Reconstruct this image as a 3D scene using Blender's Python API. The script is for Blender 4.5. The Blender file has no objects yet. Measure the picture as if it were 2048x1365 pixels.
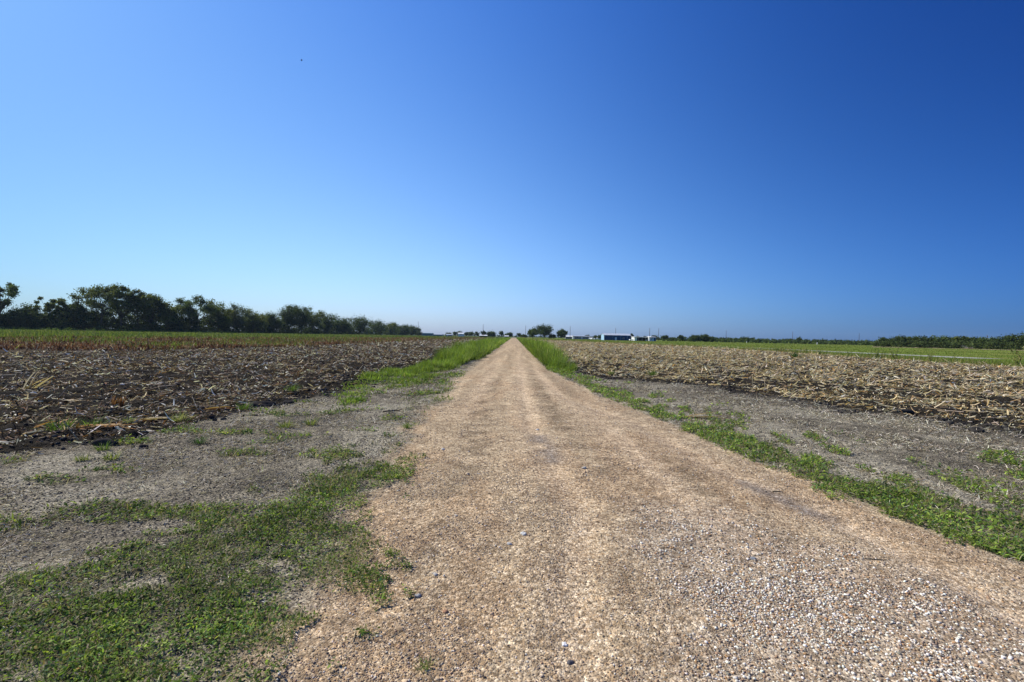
import bpy, math
import numpy as np
PI = math.pi
rng = np.random.default_rng(7)
scene = bpy.context.scene
col = scene.collection

# ---------------------------------------------------------------- camera
CAM_H, F, W, H = 1.60, 960.0, 2048.0, 1365.0
ROLL = math.atan(0.0195)
PITCH = math.atan(9.9/960.0)                     # looking very slightly down
def hor(px): return 652.6 + 0.0195*px            # horizon row in the photograph
cam_d = bpy.data.cameras.new('camera'); cam = bpy.data.objects.new('camera', cam_d); col.objects.link(cam)
cam_d.sensor_width = 36; cam_d.lens = 36*F/W; cam_d.clip_start = .05; cam_d.clip_end = 60000
from mathutils import Matrix, Vector, Euler
Rm = Matrix.Rotation(PI/2 - PITCH, 4, 'X') @ Matrix.Rotation(ROLL, 4, 'Z')
cam.matrix_world = Matrix.Translation((0, 0, CAM_H)) @ Rm
scene.camera = cam
R3 = np.array(Rm.to_3x3())
def ray(px, py):
    d = R3 @ np.array([(px-W/2)/F, -(py-H/2)/F, -1.0]); return d
def G(px, py):                                   # photograph point on flat ground -> metres
    d = ray(px, py); t = CAM_H/max(1e-5, -d[2]); return (d[0]*t, d[1]*t)
def AT(px, py, Y):                               # photograph point at depth Y
    d = ray(px, py); t = Y/d[1]; return (d[0]*t, Y, CAM_H + d[2]*t)

# ---------------------------------------------------------------- noise
_T = np.random.default_rng(3).random((512, 512)).astype(np.float32)
def vnoise(x, y, s=1.0, seed=0):
    x = np.asarray(x, float)/s + seed*37.31; y = np.asarray(y, float)/s + seed*91.7
    xi = np.floor(x).astype(np.int64); yi = np.floor(y).astype(np.int64)
    fx = x-xi; fy = y-yi; fx = fx*fx*(3-2*fx); fy = fy*fy*(3-2*fy)
    a = _T[xi & 511, yi & 511]; b = _T[(xi+1) & 511, yi & 511]; c = _T[xi & 511, (yi+1) & 511]; d = _T[(xi+1) & 511, (yi+1) & 511]
    return (a*(1-fx)+b*fx)*(1-fy) + (c*(1-fx)+d*fx)*fy
def fbm(x, y, s=1.0, n=4, seed=0):
    v = 0; a = .5; t = 0
    for i in range(n): v = v + a*vnoise(x, y, s/2**i, seed+i*5); t += a; a *= .5
    return v/t
def sstep(a, b, x):
    t = np.clip((x-a)/(b-a), 0, 1); return t*t*(3-2*t)
def pdist(x, y, pts):                            # distance to a polyline
    best = np.full(np.shape(x), 1e9)
    for (x0, y0), (x1, y1) in zip(pts[:-1], pts[1:]):
        dx, dy = x1-x0, y1-y0; L = dx*dx+dy*dy+1e-12
        t = np.clip(((x-x0)*dx+(y-y0)*dy)/L, 0, 1)
        best = np.minimum(best, np.hypot(x-x0-t*dx, y-y0-t*dy))
    return best
def inpoly(x, y, pts):
    r = np.zeros(np.shape(x), bool)
    for (x0, y0), (x1, y1) in zip(pts, pts[1:]+pts[:1]):
        c = (y0 > y) != (y1 > y)
        with np.errstate(divide='ignore', invalid='ignore'):
            r ^= c & (x < (x1-x0)*(y-y0)/(y1-y0+1e-12)+x0)
    return r
def spoly(x, y, pts):                            # signed distance, positive inside
    d = pdist(x, y, pts+pts[:1]); return np.where(inpoly(x, y, pts), d, -d)
def GP(l): return [G(*p) for p in l]
def it(v, pts):
    a = np.array(pts, float); return np.interp(v, a[:, 0], a[:, 1])

# ---------------------------------------------------------------- layout of the place (metres)
def roadL(y): return it(y, [(0, -.9), (2.2, -1.0), (3.5, -1.15), (4.6, -1.35), (6, -1.5), (8, -1.7), (12, -1.7), (18, -1.95), (25, -2.05), (420, -.35)])
def roadR(y): return it(y, [(0, 5.5), (2.5, 4.1), (3.5, 3.75), (5, 3.42), (7.3, 3.2), (9.5, 2.95), (13.5, 2.45), (23, 1.75), (420, 3.6)])
def fieldL(y): return it(y, [(0, -9), (13, -4.6), (27, -4.7), (38, -5.3), (80, -6.6), (420, -6.2)])
LF = GP([(-700, 925), (0, 902), (240, 888), (330, 858), (480, 826), (560, 806), (680, 787)]) + [(-4.6, 27), (-5.3, 38), (-6.6, 80), (-6.2, 380), (-9, 366), (-22, 124), (-22.5, 75), (-24, 48), (-27, 35), (-31, 28), (-60, 18)]
RF = [(2.9, 22)] + GP([(1200, 758), (1400, 771), (1500, 790), (1600, 802), (1700, 822), (1850, 840), (2048, 866), (2500, 960)]) + [(40, 5), (38, 36), (38, 49), (42, 99), (27, 157), (16, 250), (8, 330), (6.2, 330), (5.6, 160), (4.2, 60), (3.3, 34)]
STUB = [(-31, 28), (-27, 35), (-24, 48), (-22.5, 75), (-22, 124), (-9, 366), (-30, 366), (-50, 140), (-62, 80), (-70, 52), (-120, 40), (-120, 10), (-60, 18)]
GL = GP([(835, 925), (805, 965), (745, 1010), (735, 1040), (745, 1070), (750, 1100), (780, 1145), (740, 1185), (680, 1215), (665, 1290), (600, 1365), (500, 1500), (-600, 1700), (-500, 1230), (0, 1175), (110, 1128), (240, 1095), (340, 1055), (440, 1025), (520, 1003), (600, 970), (700, 945)])
GR = GP([(1092, 722), (1112, 728), (1150, 752), (1250, 797), (1330, 825), (1400, 846), (1500, 880), (1600, 918), (1700, 955), (1800, 985), (1900, 1005), (2048, 1045), (2500, 1150), (2500, 1290), (2048, 1138), (1900, 1085), (1800, 1043), (1650, 985), (1560, 942), (1450, 892), (1330, 842), (1200, 787), (1110, 745)])
TR1 = GP([(1035, 690), (1045, 760), (1062, 860), (1085, 900), (1110, 960), (1170, 1040), (1150, 1180), (1160, 1400)])
TR2 = GP([(1060, 740), (1130, 800), (1270, 850), (1400, 925), (1500, 975), (1650, 1040), (1800, 1110), (2000, 1230), (2200, 1330)])
TR3 = GP([(1000, 690), (985, 740), (960, 790), (925, 840)])
TR4 = GP([(1130, 800), (1230, 880), (1310, 950), (1400, 1030), (1480, 1110)])
DK1 = GP([(1078, 880), (1098, 910), (1105, 930)]); DK2 = GP([(1455, 960), (1560, 1000), (1640, 1040)])
CR1 = GP([(1060, 740), (1120, 870), (1200, 950), (1290, 1040), (1400, 1180)]); CR2 = GP([(985, 760), (955, 850), (930, 950), (880, 1080), (870, 1200)]); CR3 = GP([(1300, 900), (1420, 990), (1560, 1090), (1750, 1200)])
WHITE = GP([(1280, 1010), (1500, 1060), (1800, 1150), (2048, 1215), (2600, 1320), (2600, 1700), (1150, 1700), (1200, 1365), (1260, 1230)])

def masks(x, y):
    n1 = fbm(x, y, .8, 4, 1)-.5; n2 = fbm(x, y, .22, 3, 2)-.5; n3 = fbm(x, y, 2.5, 3, 3)-.5
    near = sstep(60, 15, y)
    j = (n1*.55 + n2*.3)*(.35+.65*near)
    m = {}
    # gravel thins out on the left shoulder
    m['road'] = sstep(-.42, .36, x-roadL(y)+j*1.3)*sstep(-.12, .16, roadR(y)-x+j*.6)*(y < 420)
    m['lf'] = sstep(-.15, .15, spoly(x, y, LF)+n1*.7*near)
    m['rf'] = sstep(-.2, .2, spoly(x, y, RF)+n1*1.0*near)
    m['stub'] = sstep(-1, 1, spoly(x, y, STUB)+n3*4)
    # low green weeds, patchy
    big = fbm(x, y, .9, 3, 11); sm = fbm(x, y, .26, 3, 12)
    gl = spoly(x, y, GL)
    m['gl'] = sstep(.0, .14, np.minimum(gl+(sm-.5)*.5, .35) - .30 + (big*.5+sm*.5-.26)*1.4)*(gl > -.35)
    gr = spoly(x, y, GR)
    m['gr'] = sstep(.0, .12, np.minimum(gr+(sm-.5)*.30, .22) - .11 + (big*.4+sm*.6-.34)*1.0)*(gr > -.3)
    # scattered patches on the bare headlands
    hl = (1-m['road'])*(1-m['lf'])*(1-m['rf'])*(y < 24)*(y > .5)
    pr = sstep(.58, .65, fbm((x-.30*y)/.8, y/2.2, .35, 3, 21))*sstep(2.4, .4, np.maximum(0, -gr))*(y > 3)
    pl = sstep(.64, .70, fbm(x/1.5, y, .4, 3, 22))*(x < 0)
    far_r = sstep(.50, .60, fbm(x/1.5, y, .5, 3, 24))*inpoly(x, y, GP([(1900, 915), (2048, 900), (2400, 900), (2400, 1010), (2048, 985), (1960, 960)]))
    sh = sstep(.52, .62, fbm(x, y, .6, 3, 23))*inpoly(x, y, GP([(770, 800), (900, 790), (940, 740), (860, 745), (700, 800)]))
    gap = sstep(.56, .70, fbm(x/1.7, y, .30, 3, 15)); mid = .30+.70*sstep(.36, .56, fbm(x/1.5, y, .17, 3, 16))
    m['gl'] = m['gl']*(1-.45*gap)*mid**.5; m['gr'] = m['gr']*(.65+.35*mid)
    m['patch'] = np.clip(np.where(x > 0, pr, pl*.8)+sh+far_r, 0, 1)*hl
    # tall verge grass on either side of the lane
    m['tl'] = (y > 15)*(y < 420)*sstep(-.2, .3, x-fieldL(y)-.1+n1)*sstep(-.2, .25, np.minimum(roadL(y)-.2, it(y, [(12, -4.3), (15, -3.8), (22, -3.2), (27, -2.7), (34, -2.1), (40, 9)]))-x+n1*1.2)
    m['tr'] = (y > 21)*(y < 420)*sstep(-.2, .25, x-roadR(y)-.1+n1*.5)*sstep(-.2, .3, it(y, [(20, 2.9), (34, 3.3), (60, 4.2), (160, 5.6), (420, 6.4)])-x+n1)
    m['meadow'] = (x > 5)*(1-m['rf'])*sstep(0, 2, spoly(x, y, [(36, 5), (36, 36), (37, 49), (41, 99), (26, 157), (15, 250), (7, 330), (7, 2000), (3000, 2000), (3000, 5)]))
    m['meadowl'] = (x < -5)*(1-m['lf'])*(1-m['stub'])*sstep(-2, 2, -x-it(y, [(0, 60), (28, 31), (366, 9), (2000, 9)]))
    m['n1'], m['n2'], m['n3'] = n1, n2, n3
    return m

def height(x, y, m=None):
    if m is None: m = masks(x, y)
    r = np.hypot(x, y); near = sstep(70, 25, r)
    f = np.clip(m['lf']+m['rf'], 0, 1)
    h = near*f*((fbm(x, y, .50, 4, 31)-.5)*np.where(x > 0, .20, .26) + (vnoise(x, y, .12, 35)-.5)*.045*sstep(14, 8, r) + .01)
    rd = m['road']
    cx = (roadL(y)+roadR(y))/2; hw = (roadR(y)-roadL(y))/2
    h = h + rd*(.05*np.clip(1-((x-cx)/hw)**2, 0, 1)+.012)
    near2 = sstep(30, 8, r)
    tr = np.minimum(pdist(x, y, TR1), pdist(x, y, TR2)); h = h - rd*near2*.018*np.exp(-(tr/.16)**2)
    h = h + near2*(fbm(x, y, .35, 4, 41)-.5)*.022*(1-f*.5)
    h = h + near2*(1-rd)*(1-f)*(fbm(x, y, 1.7, 2, 45)-.5)*.06 + sstep(14, 6, r)*(1-rd)*((vnoise(x, y, .075, 47)-.5)*.014+(vnoise(x, y, .16, 48)-.5)*.016)
    h = h + near2*(m['gl']+m['gr'])*.012
    return h

def lerp(a, b, t): return a*(1-t[:, None])+b*t[:, None]
C = lambda r, g, b: np.array([r, g, b], float)[None, :]
def ground_colour(x, y, m):
    n = x.size
    a = fbm(x, y, .35, 4, 51); b = fbm(x, y, 1.6, 3, 52); fine = vnoise(x, y, .05, 53)
    c = np.repeat(C(.150, .131, .098), n, 0)*(0.35+1.15*a+.45*(b-.5))[:, None]
    c = lerp(c, C(.275, .250, .19)*(.8+.4*fine)[:, None], sstep(.48, .62, b)*.65)         # pale dry crust
    dl = np.where(x < 1, roadL(y)-x, x-roadR(y)); dust = np.exp(-np.clip(dl, 0, 50)/1.5)*sstep(30, 5, y)*(.45+.55*sstep(.35, .6, a))
    c = lerp(c, C(.30, .27, .20)*(.75+.5*fine)[:, None], dust*.75)
    # gravel lane
    tan = C(.358, .308, .222)*(.82+.36*a)[:, None]
    rust = C(.315, .240, .158)*(.85+.3*fine)[:, None]
    g = lerp(tan, rust, sstep(.45, .70, fbm(x*1.6, y*.6, .7, 3, 54))*.45)
    d = np.minimum(np.minimum(pdist(x, y, TR1), pdist(x, y, TR2)), np.minimum(pdist(x, y, TR3), pdist(x, y, TR4)))
    wide = np.exp(-(d/(.11+.018*np.clip(y, 0, 8)))**2)*sstep(.2, .55, fbm(x, y, .5, 3, 55)+.12)
    g = lerp(g, C(.43, .365, .27)*(.93+.14*fine)[:, None], wide*.60*sstep(60, 20, y))
    cr = np.minimum(pdist(x, y, CR1), np.minimum(pdist(x, y, CR2), pdist(x, y, CR3)))
    g = g*(1-.30*np.exp(-(cr/.22)**2)*sstep(.35, .6, fbm(x, y, .3, 3, 59)))[:, None]
    dk = np.exp(-(np.minimum(pdist(x, y, DK1), pdist(x, y, DK2))/.15)**2)*sstep(.3, .5, fbm(x, y, .25, 3, 56))
    g = lerp(g, C(.17, .16, .15).repeat(n, 0), dk*.8)
    wh = sstep(-.35, .5, spoly(x, y, WHITE)+m['n1']*1.2)
    g = lerp(g, C(.36, .325, .265)*(.8+.3*fine)[:, None], wh*.7)
    # lane streaks running with it at a distance
    st = fbm(x*1.0, y*.04, .28, 3, 57)
    g = g*(1+(st-.5)[:, None]*.75*sstep(3, 14, y)[:, None])
    # fields
    yel = sstep(-3, 3, x)
    soil = C(.022, .019, .015)*(.6+.8*a)[:, None]
    r = np.hypot(x, y)
    res = lerp(C(.185, .150, .115).repeat(n, 0), C(.26, .195, .115).repeat(n, 0), yel)
    cov = sstep(25, 170, r)*.42 + .01
    spk = sstep(.46, .60, fbm(x, y, .5, 3, 58))
    f = lerp(soil, res, np.clip(cov*(.55+.9*spk), 0, 1))
    c = lerp(c, f, np.clip(m['lf']+m['rf'], 0, 1))
    c = lerp(c, C(.062, .046, .028)*(.6+.8*a)[:, None], m['stub'])
    gr = lerp(C(.135, .185, .030)*(.75+.5*b)[:, None], C(.17, .185, .045).repeat(n, 0), sstep(.45, .65, fbm(x, y, 9, 3, 61)))
    dR = spoly(x, y, RF); band = np.exp(-((dR+.15)/.55)**2)*(x > 0)*sstep(4, 8, x)*sstep(.3, .5, fbm(x, y, .5, 3, 64)+.08)*(y < 30)
    c = lerp(c, C(.030, .027, .023).repeat(n, 0), band*.85)
    c = lerp(c, gr, m['meadow'])
    c = lerp(c, C(.075, .10, .025)*(.5+1.0*fbm(x, y, 5, 3, 63))[:, None], m['meadowl'])
    c = lerp(c, C(.05, .075, .022)*(.7+.6*b)[:, None], np.clip(m['tl']+m['tr'], 0, 1)*.9)
    c = lerp(c, C(.065, .062, .032)*(.5+1.0*a)[:, None], np.clip(m['gl']+m['gr']+m['patch'], 0, 1)*.75)  # soil darkened under the weeds, painting in shadow between leaves
    c = lerp(c, g, m['road'])
    far = sstep(500, 800, y)
    c = lerp(c, C(.09, .11, .045).repeat(n, 0), far)
    # pale strip of a paved edge and a farm track in the meadow on the right
    return np.clip(c, 0, 1)

# ---------------------------------------------------------------- materials
def new_mat(name):
    m = bpy.data.materials.new(name); m.use_nodes = True; nt = m.node_tree; nt.nodes.clear()
    return m, nt, nt.nodes.new
def link(nt, a, b): nt.links.new(a, b)
def principled(nt, rough=.8, spec=.3):
    p = nt.nodes.new('ShaderNodeBsdfPrincipled'); p.inputs['Roughness'].default_value = rough
    p.inputs['Specular IOR Level'].default_value = spec
    o = nt.nodes.new('ShaderNodeOutputMaterial'); link(nt, p.outputs[0], o.inputs[0]); return p, o
def mix(nt, f, a, b, mode='MIX'):
    n = nt.nodes.new('ShaderNodeMix'); n.data_type = 'RGBA'; n.blend_type = mode
    for s, v in ((n.inputs[0], f), (n.inputs[6], a), (n.inputs[7], b)):
        if hasattr(v, 'is_output') or isinstance(v, bpy.types.NodeSocket): link(nt, v, s)
        elif isinstance(v, (int, float)): s.default_value = v
        else: s.default_value = (*v, 1)
    return n.outputs[2]
def mth(nt, op, a, b=0.0, c=None):
    n = nt.nodes.new('ShaderNodeMath'); n.operation = op
    for s, v in zip(n.inputs, (a, b, c)):
        if v is None: continue
        if isinstance(v, bpy.types.NodeSocket): link(nt, v, s)
        else: s.default_value = v
    return n.outputs[0]
def ramp(nt, fac, stops, interp='LINEAR'):
    n = nt.nodes.new('ShaderNodeValToRGB'); n.color_ramp.interpolation = interp
    e = n.color_ramp.elements
    while len(e) < len(stops): e.new(.5)
    for q, (p, c_) in zip(e, stops): q.position = p; q.color = (*c_, 1)
    link(nt, fac, n.inputs[0]); return n.outputs[0]

def ground_material():
    m, nt, N = new_mat('earth_and_gravel')
    p, o = principled(nt, 1.0, .02)
    at = N('ShaderNodeAttribute'); at.attribute_name = 'col'
    am = N('ShaderNodeAttribute'); am.attribute_name = 'mask'      # r gravel, g field, b white gravel
    sp = N('ShaderNodeSeparateColor'); link(nt, am.outputs['Color'], sp.inputs[0])
    tc = N('ShaderNodeTexCoord')
    def vor(scale, feat='F1'):
        v = N('ShaderNodeTexVoronoi'); v.feature = feat; v.inputs['Scale'].default_value = scale; link(nt, tc.outputs['Object'], v.inputs['Vector']); return v
    def noi(scale, det=4):
        v = N('ShaderNodeTexNoise'); v.inputs['Scale'].default_value = scale; v.inputs['Detail'].default_value = det; link(nt, tc.outputs['Object'], v.inputs['Vector']); return v.outputs[0]
    v1 = vor(95); v2 = vor(42)
    s1 = N('ShaderNodeSeparateColor'); link(nt, v1.outputs['Color'], s1.inputs[0])
    s2 = N('ShaderNodeSeparateColor'); link(nt, v2.outputs['Color'], s2.inputs[0])
    peb = ramp(nt, s1.outputs[0], [(0, (.18, .16, .14)), (.18, (.55, .45, .36)), (.34, (1.0, .82, .62)), (.52, (1.0, .96, .9)), (.68, (.85, .62, .42)), (.82, (1.35, 1.2, 1.05)), (.93, (2.3, 2.2, 2.1))])
    peb2 = ramp(nt, s2.outputs[0], [(0, (.45, .40, .36)), (.2, (.8, .7, .6)), (.5, (1, .95, .9)), (.7, (1.05, .85, .65)), (.9, (1.5, 1.45, 1.4))])
    gr = mix(nt, .5, peb, peb2)
    grv = mix(nt, 1.0, at.outputs['Color'], gr, 'MULTIPLY')
    grv = mix(nt, 1.0, grv, (1.15, 1.15, 1.15), 'MULTIPLY')
    # soil: fine crumbs and litter specks
    nf = noi(60, 5); ng = noi(9, 5)
    crumb = ramp(nt, nf, [(.36, (.30, .30, .30)), (.5, (.92, .92, .92)), (.62, (2.0, 1.95, 1.8))])
    crumb2 = ramp(nt, ng, [(.3, (.75, .75, .75)), (.7, (1.25, 1.25, 1.25))])
    so = mix(nt, 1.0, mix(nt, 1.0, at.outputs['Color'], crumb, 'MULTIPLY'), crumb2, 'MULTIPLY')
    grv = mix(nt, 1.0, grv, ramp(nt, noi(24, 4), [(.34, (.62, .60, .58)), (.52, (1, 1, 1)), (.70, (1.28, 1.25, 1.2))]), 'MULTIPLY')
    grv = mix(nt, 1.0, grv, ramp(nt, noi(5, 5), [(.34, (.78, .76, .75)), (.62, (1.14, 1.14, 1.13))]), 'MULTIPLY')
    out = mix(nt, sp.outputs[0], so, grv)
    link(nt, out, p.inputs['Base Color'])
    b1 = mth(nt, 'SUBTRACT', 1.0, v1.outputs['Distance']); 
    h = mth(nt, 'ADD', mth(nt, 'MULTIPLY', b1, .006), mth(nt, 'MULTIPLY', mth(nt, 'SUBTRACT', 1.0, v2.outputs['Distance']), .008))
    hg = mth(nt, 'MULTIPLY', h, sp.outputs[0])
    hs = mth(nt, 'MULTIPLY', mth(nt, 'ADD', mth(nt, 'MULTIPLY', nf, .02), mth(nt, 'MULTIPLY', ng, .05)), mth(nt, 'SUBTRACT', 1.0, sp.outputs[0]))
    bp = N('ShaderNodeBump'); bp.inputs['Strength'].default_value = .8; bp.inputs['Distance'].default_value = 1.0
    link(nt, mth(nt, 'ADD', hg, hs), bp.inputs['Height']); link(nt, bp.outputs[0], p.inputs['Normal'])
    return m

def col_mat(name, rough=.85, spec=.2, transl=0.0, noise=0, nscale=20):
    m, nt, N = new_mat(name); p, o = principled(nt, rough, spec)
    at = N('ShaderNodeAttribute'); at.attribute_name = 'col'; c_ = at.outputs['Color']
    if noise:
        tc = N('ShaderNodeTexCoord'); t = N('ShaderNodeTexNoise'); t.inputs['Scale'].default_value = nscale; link(nt, tc.outputs['Object'], t.inputs['Vector'])
        c_ = mix(nt, 1.0, c_, ramp(nt, t.outputs[0], [(.3, (1-noise,)*3), (.7, (1+noise,)*3)]), 'MULTIPLY')
    link(nt, c_, p.inputs['Base Color'])
    if transl:
        tr = N('ShaderNodeBsdfTranslucent'); link(nt, mix(nt, 1.0, c_, (1.2, 1.2, .75), 'MULTIPLY'), tr.inputs[0])
        ms = N('ShaderNodeMixShader'); ms.inputs[0].default_value = transl
        link(nt, p.outputs[0], ms.inputs[1]); link(nt, tr.outputs[0], ms.inputs[2]); link(nt, ms.outputs[0], o.inputs[0])
    return m
def paint(name, c1, rough=.5, var=.08, scale=3, corrug=0, spec=.3, metal=0):
    m, nt, N = new_mat(name); p, o = principled(nt, rough, spec); p.inputs['Metallic'].default_value = metal
    tc = N('ShaderNodeTexCoord'); t = N('ShaderNodeTexNoise'); t.inputs['Scale'].default_value = scale; t.inputs['Detail'].default_value = 6; link(nt, tc.outputs['Object'], t.inputs['Vector'])
    link(nt, mix(nt, 1.0, c1, ramp(nt, t.outputs[0], [(.3, (1-var*2,)*3), (.7, (1+var,)*3)]), 'MULTIPLY'), p.inputs['Base Color'])
    if corrug:
        w = N('ShaderNodeTexWave'); w.inputs['Scale'].default_value = corrug; link(nt, tc.outputs['Object'], w.inputs['Vector'])
        b = N('ShaderNodeBump'); b.inputs['Distance'].default_value = .03; link(nt, w.outputs[1], b.inputs['Height']); link(nt, b.outputs[0], p.inputs['Normal'])
    return m
M_ground = ground_material()
M_stone = col_mat('pebble_stone', .85, .1, 0, .18, 90)
M_leaf = col_mat('leaf_green', .6, .14, .42)
M_blade = col_mat('grass_blade', .65, .14, .42)
M_litter = col_mat('dry_litter', .8, .08, .25)
M_tree = col_mat('tree_leaf', .65, .15, .34)
M_bark = col_mat('bark', .95, .1, 0, .25, 4)
M_clod = col_mat('soil_clod', 1.0, .02, 0, .25, 30)

# ---------------------------------------------------------------- mesh building
def mesh(name, V, Fc, mat, cols=None, parent=None, smooth=False, extra=None):
    """V (n,3); Fc (m,k) uniform polygons, or a list of index tuples"""
    me = bpy.data.meshes.new(name)
    V = np.asarray(V, np.float32)
    if isinstance(Fc, np.ndarray):
        m_, k = Fc.shape
        me.vertices.add(len(V)); me.vertices.foreach_set('co', V.ravel())
        me.loops.add(m_*k); me.loops.foreach_set('vertex_index', Fc.astype(np.int32).ravel())
        me.polygons.add(m_); me.polygons.foreach_set('loop_start', np.arange(0, m_*k, k, dtype=np.int32))
        me.update(calc_edges=True)
    else:
        me.from_pydata([tuple(map(float, v)) for v in V], [], [tuple(map(int, f)) for f in Fc]); me.update()
    if cols is not None:
        at = me.attributes.new('col', 'FLOAT_COLOR', 'POINT')
        c4 = np.ones((len(V), 4), np.float32); c4[:, :3] = np.clip(cols, 0, 1); at.data.foreach_set('color', c4.ravel())
    for nm, arr in (extra or {}).items():
        at = me.attributes.new(nm, 'FLOAT_COLOR', 'POINT')
        c4 = np.ones((len(V), 4), np.float32); c4[:, :3] = arr; at.data.foreach_set('color', c4.ravel())
    if smooth: me.polygons.foreach_set('use_smooth', np.ones(len(me.polygons), bool))
    me.materials.append(mat)
    o = bpy.data.objects.new(name, me); col.objects.link(o)
    if parent is not None: o.parent = parent
    return o
def tag(o, label=None, cat=None, group=None, kind=None):
    for k, v in (('label', label), ('category', cat), ('group', group), ('kind', kind)):
        if v: o[k] = v
    return o
def empty(name, loc, rz=0):
    o = bpy.data.objects.new(name, None); col.objects.link(o); o.location = loc; o.rotation_euler = (0, 0, rz); o.empty_display_size = .3
    return o
class MB:
    """collects shapes into one mesh"""
    def __init__(s): s.v = []; s.f = []; s.n = 0; s.c = []
    def add(s, v, f, c=(.5, .5, .5)):
        v = np.asarray(v, float); s.v.append(v); s.f += [tuple(i+s.n for i in q) for q in f]; s.n += len(v); s.c.append(np.tile(np.array(c, float), (len(v), 1)))
    def box(s, x0, x1, y0, y1, z0, z1, c=(.5, .5, .5), bev=0):
        v = [(x, y, z) for z in (z0, z1) for x, y in ((x0, y0), (x1, y0), (x1, y1), (x0, y1))]
        s.add(v, [(0, 3, 2, 1), (4, 5, 6, 7), (0, 1, 5, 4), (1, 2, 6, 5), (2, 3, 7, 6), (3, 0, 4, 7)], c)
    def tube(s, pts, rad, k=6, c=(.5, .5, .5)):
        pts = [np.array(p, float) for p in pts]; v = []; f = []
        for i, p in enumerate(pts):
            d = pts[min(i+1, len(pts)-1)]-pts[max(i-1, 0)]; d /= np.linalg.norm(d)+1e-9
            u = np.cross(d, (0, 0, 1) if abs(d[2]) < .9 else (1, 0, 0)); u /= np.linalg.norm(u); w = np.cross(d, u)
            for j in range(k):
                a = 2*PI*j/k; v.append(p+rad[i]*(math.cos(a)*u+math.sin(a)*w))
        for i in range(len(pts)-1):
            for j in range(k): f.append((i*k+j, i*k+(j+1) % k, (i+1)*k+(j+1) % k, (i+1)*k+j))
        f.append(tuple(range(k))[::-1]); f.append(tuple((len(pts)-1)*k+j for j in range(k)))
        s.add(v, f, c)
    def prism(s, prof, y0, y1, c=(.5, .5, .5), axis='y'):
        """profile [(a, z)] extruded along y (or x)"""
        k = len(prof); v = [((a, y, z) if axis == 'y' else (y, a, z)) for y in (y0, y1) for a, z in prof]
        f = [(j, (j+1) % k, k+(j+1) % k, k+j) for j in range(k)] + [tuple(range(k))[::-1], tuple(range(k, 2*k))]
        s.add(v, f, c)
    def build(s, name, mat, parent=None, smooth=False):
        o = mesh(name, np.concatenate(s.v), s.f, mat, np.concatenate(s.c), parent, smooth)
        return o

# vectorised ribbons (leaves, blades, husks)
def ribbons(P, az, el, L, Wd, bend, roll, cols, seg=2, taper=1.0, tipcol=None):
    n = len(P); rows = []; pos = P.copy().astype(float); e = el.copy(); s = L/seg
    side = np.stack([-np.sin(az), np.cos(az), np.zeros(n)], 1)
    for i in range(seg+1):
        t = i/seg
        w = Wd*(1-taper*t**1.6)*.5 + (Wd*.02)
        if i == 0 and taper < .99: w = w*.75
        d = np.stack([np.cos(az)*np.cos(e), np.sin(az)*np.cos(e), np.sin(e)], 1)
        up = np.cross(side, d)
        sv = side*np.cos(roll)[:, None] + up*np.sin(roll)[:, None]
        rows.append(pos - sv*w[:, None]); rows.append(pos + sv*w[:, None])
        pos = pos + d*s[:, None]; e = e + bend/seg
    V = np.stack(rows, 1).reshape(-1, 3); k = 2*(seg+1)
    base = (np.arange(n)*k)[:, None]
    Fc = np.concatenate([base + np.array([[2*i, 2*i+1, 2*i+3, 2*i+2]]) for i in range(seg)], 0)
    Cc = np.repeat(cols, k, 0)
    if tipcol is not None:
        w = np.tile(np.repeat(np.arange(seg+1)/seg, 2), n)[:, None]; Cc = Cc*(1-w)+np.repeat(tipcol, k, 0)*w
    return V, Fc, Cc
# vectorised sticks: three-sided stalks
def sticks(P, az, el, L, R, cols):
    n = len(P); d = np.stack([np.cos(az)*np.cos(el), np.sin(az)*np.cos(el), np.sin(el)], 1)
    s = np.stack([-np.sin(az), np.cos(az), np.zeros(n)], 1); u = np.cross(s, d); rows = []
    for t in (0, 1):
        for j in range(3):
            a = 2*PI*j/3+.5; rows.append(P + d*(L*t)[:, None] + (s*math.cos(a)+u*math.sin(a))*(R*(1-.25*t))[:, None])
    V = np.stack(rows, 1).reshape(-1, 3); base = (np.arange(n)*6)[:, None]
    Fc = np.concatenate([base+np.array([[j, (j+1) % 3, 3+(j+1) % 3, 3+j]]) for j in range(3)], 0)
    return V, Fc, np.repeat(cols, 6, 0)
t_ = (1+5**.5)/2
ICO_V = np.array([(-1, t_, 0), (1, t_, 0), (-1, -t_, 0), (1, -t_, 0), (0, -1, t_), (0, 1, t_), (0, -1, -t_), (0, 1, -t_), (t_, 0, -1), (t_, 0, 1), (-t_, 0, -1), (-t_, 0, 1)], float)/math.sqrt(1+t_*t_)
ICO_F = np.array([(0, 11, 5), (0, 5, 1), (0, 1, 7), (0, 7, 10), (0, 10, 11), (1, 5, 9), (5, 11, 4), (11, 10, 2), (10, 7, 6), (7, 1, 8), (3, 9, 4), (3, 4, 2), (3, 2, 6), (3, 6, 8), (3, 8, 9), (4, 9, 5), (2, 4, 11), (6, 2, 10), (8, 6, 7), (9, 8, 1)])
OCT_V = np.array([(1, 0, 0), (0, 1, 0), (-1, 0, 0), (0, -1, 0), (0, 0, 1), (0, 0, -1)], float)
OCT_F = np.array([(0, 1, 4), (1, 2, 4), (2, 3, 4), (3, 0, 4), (1, 0, 5), (2, 1, 5), (3, 2, 5), (0, 3, 5)])
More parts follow.
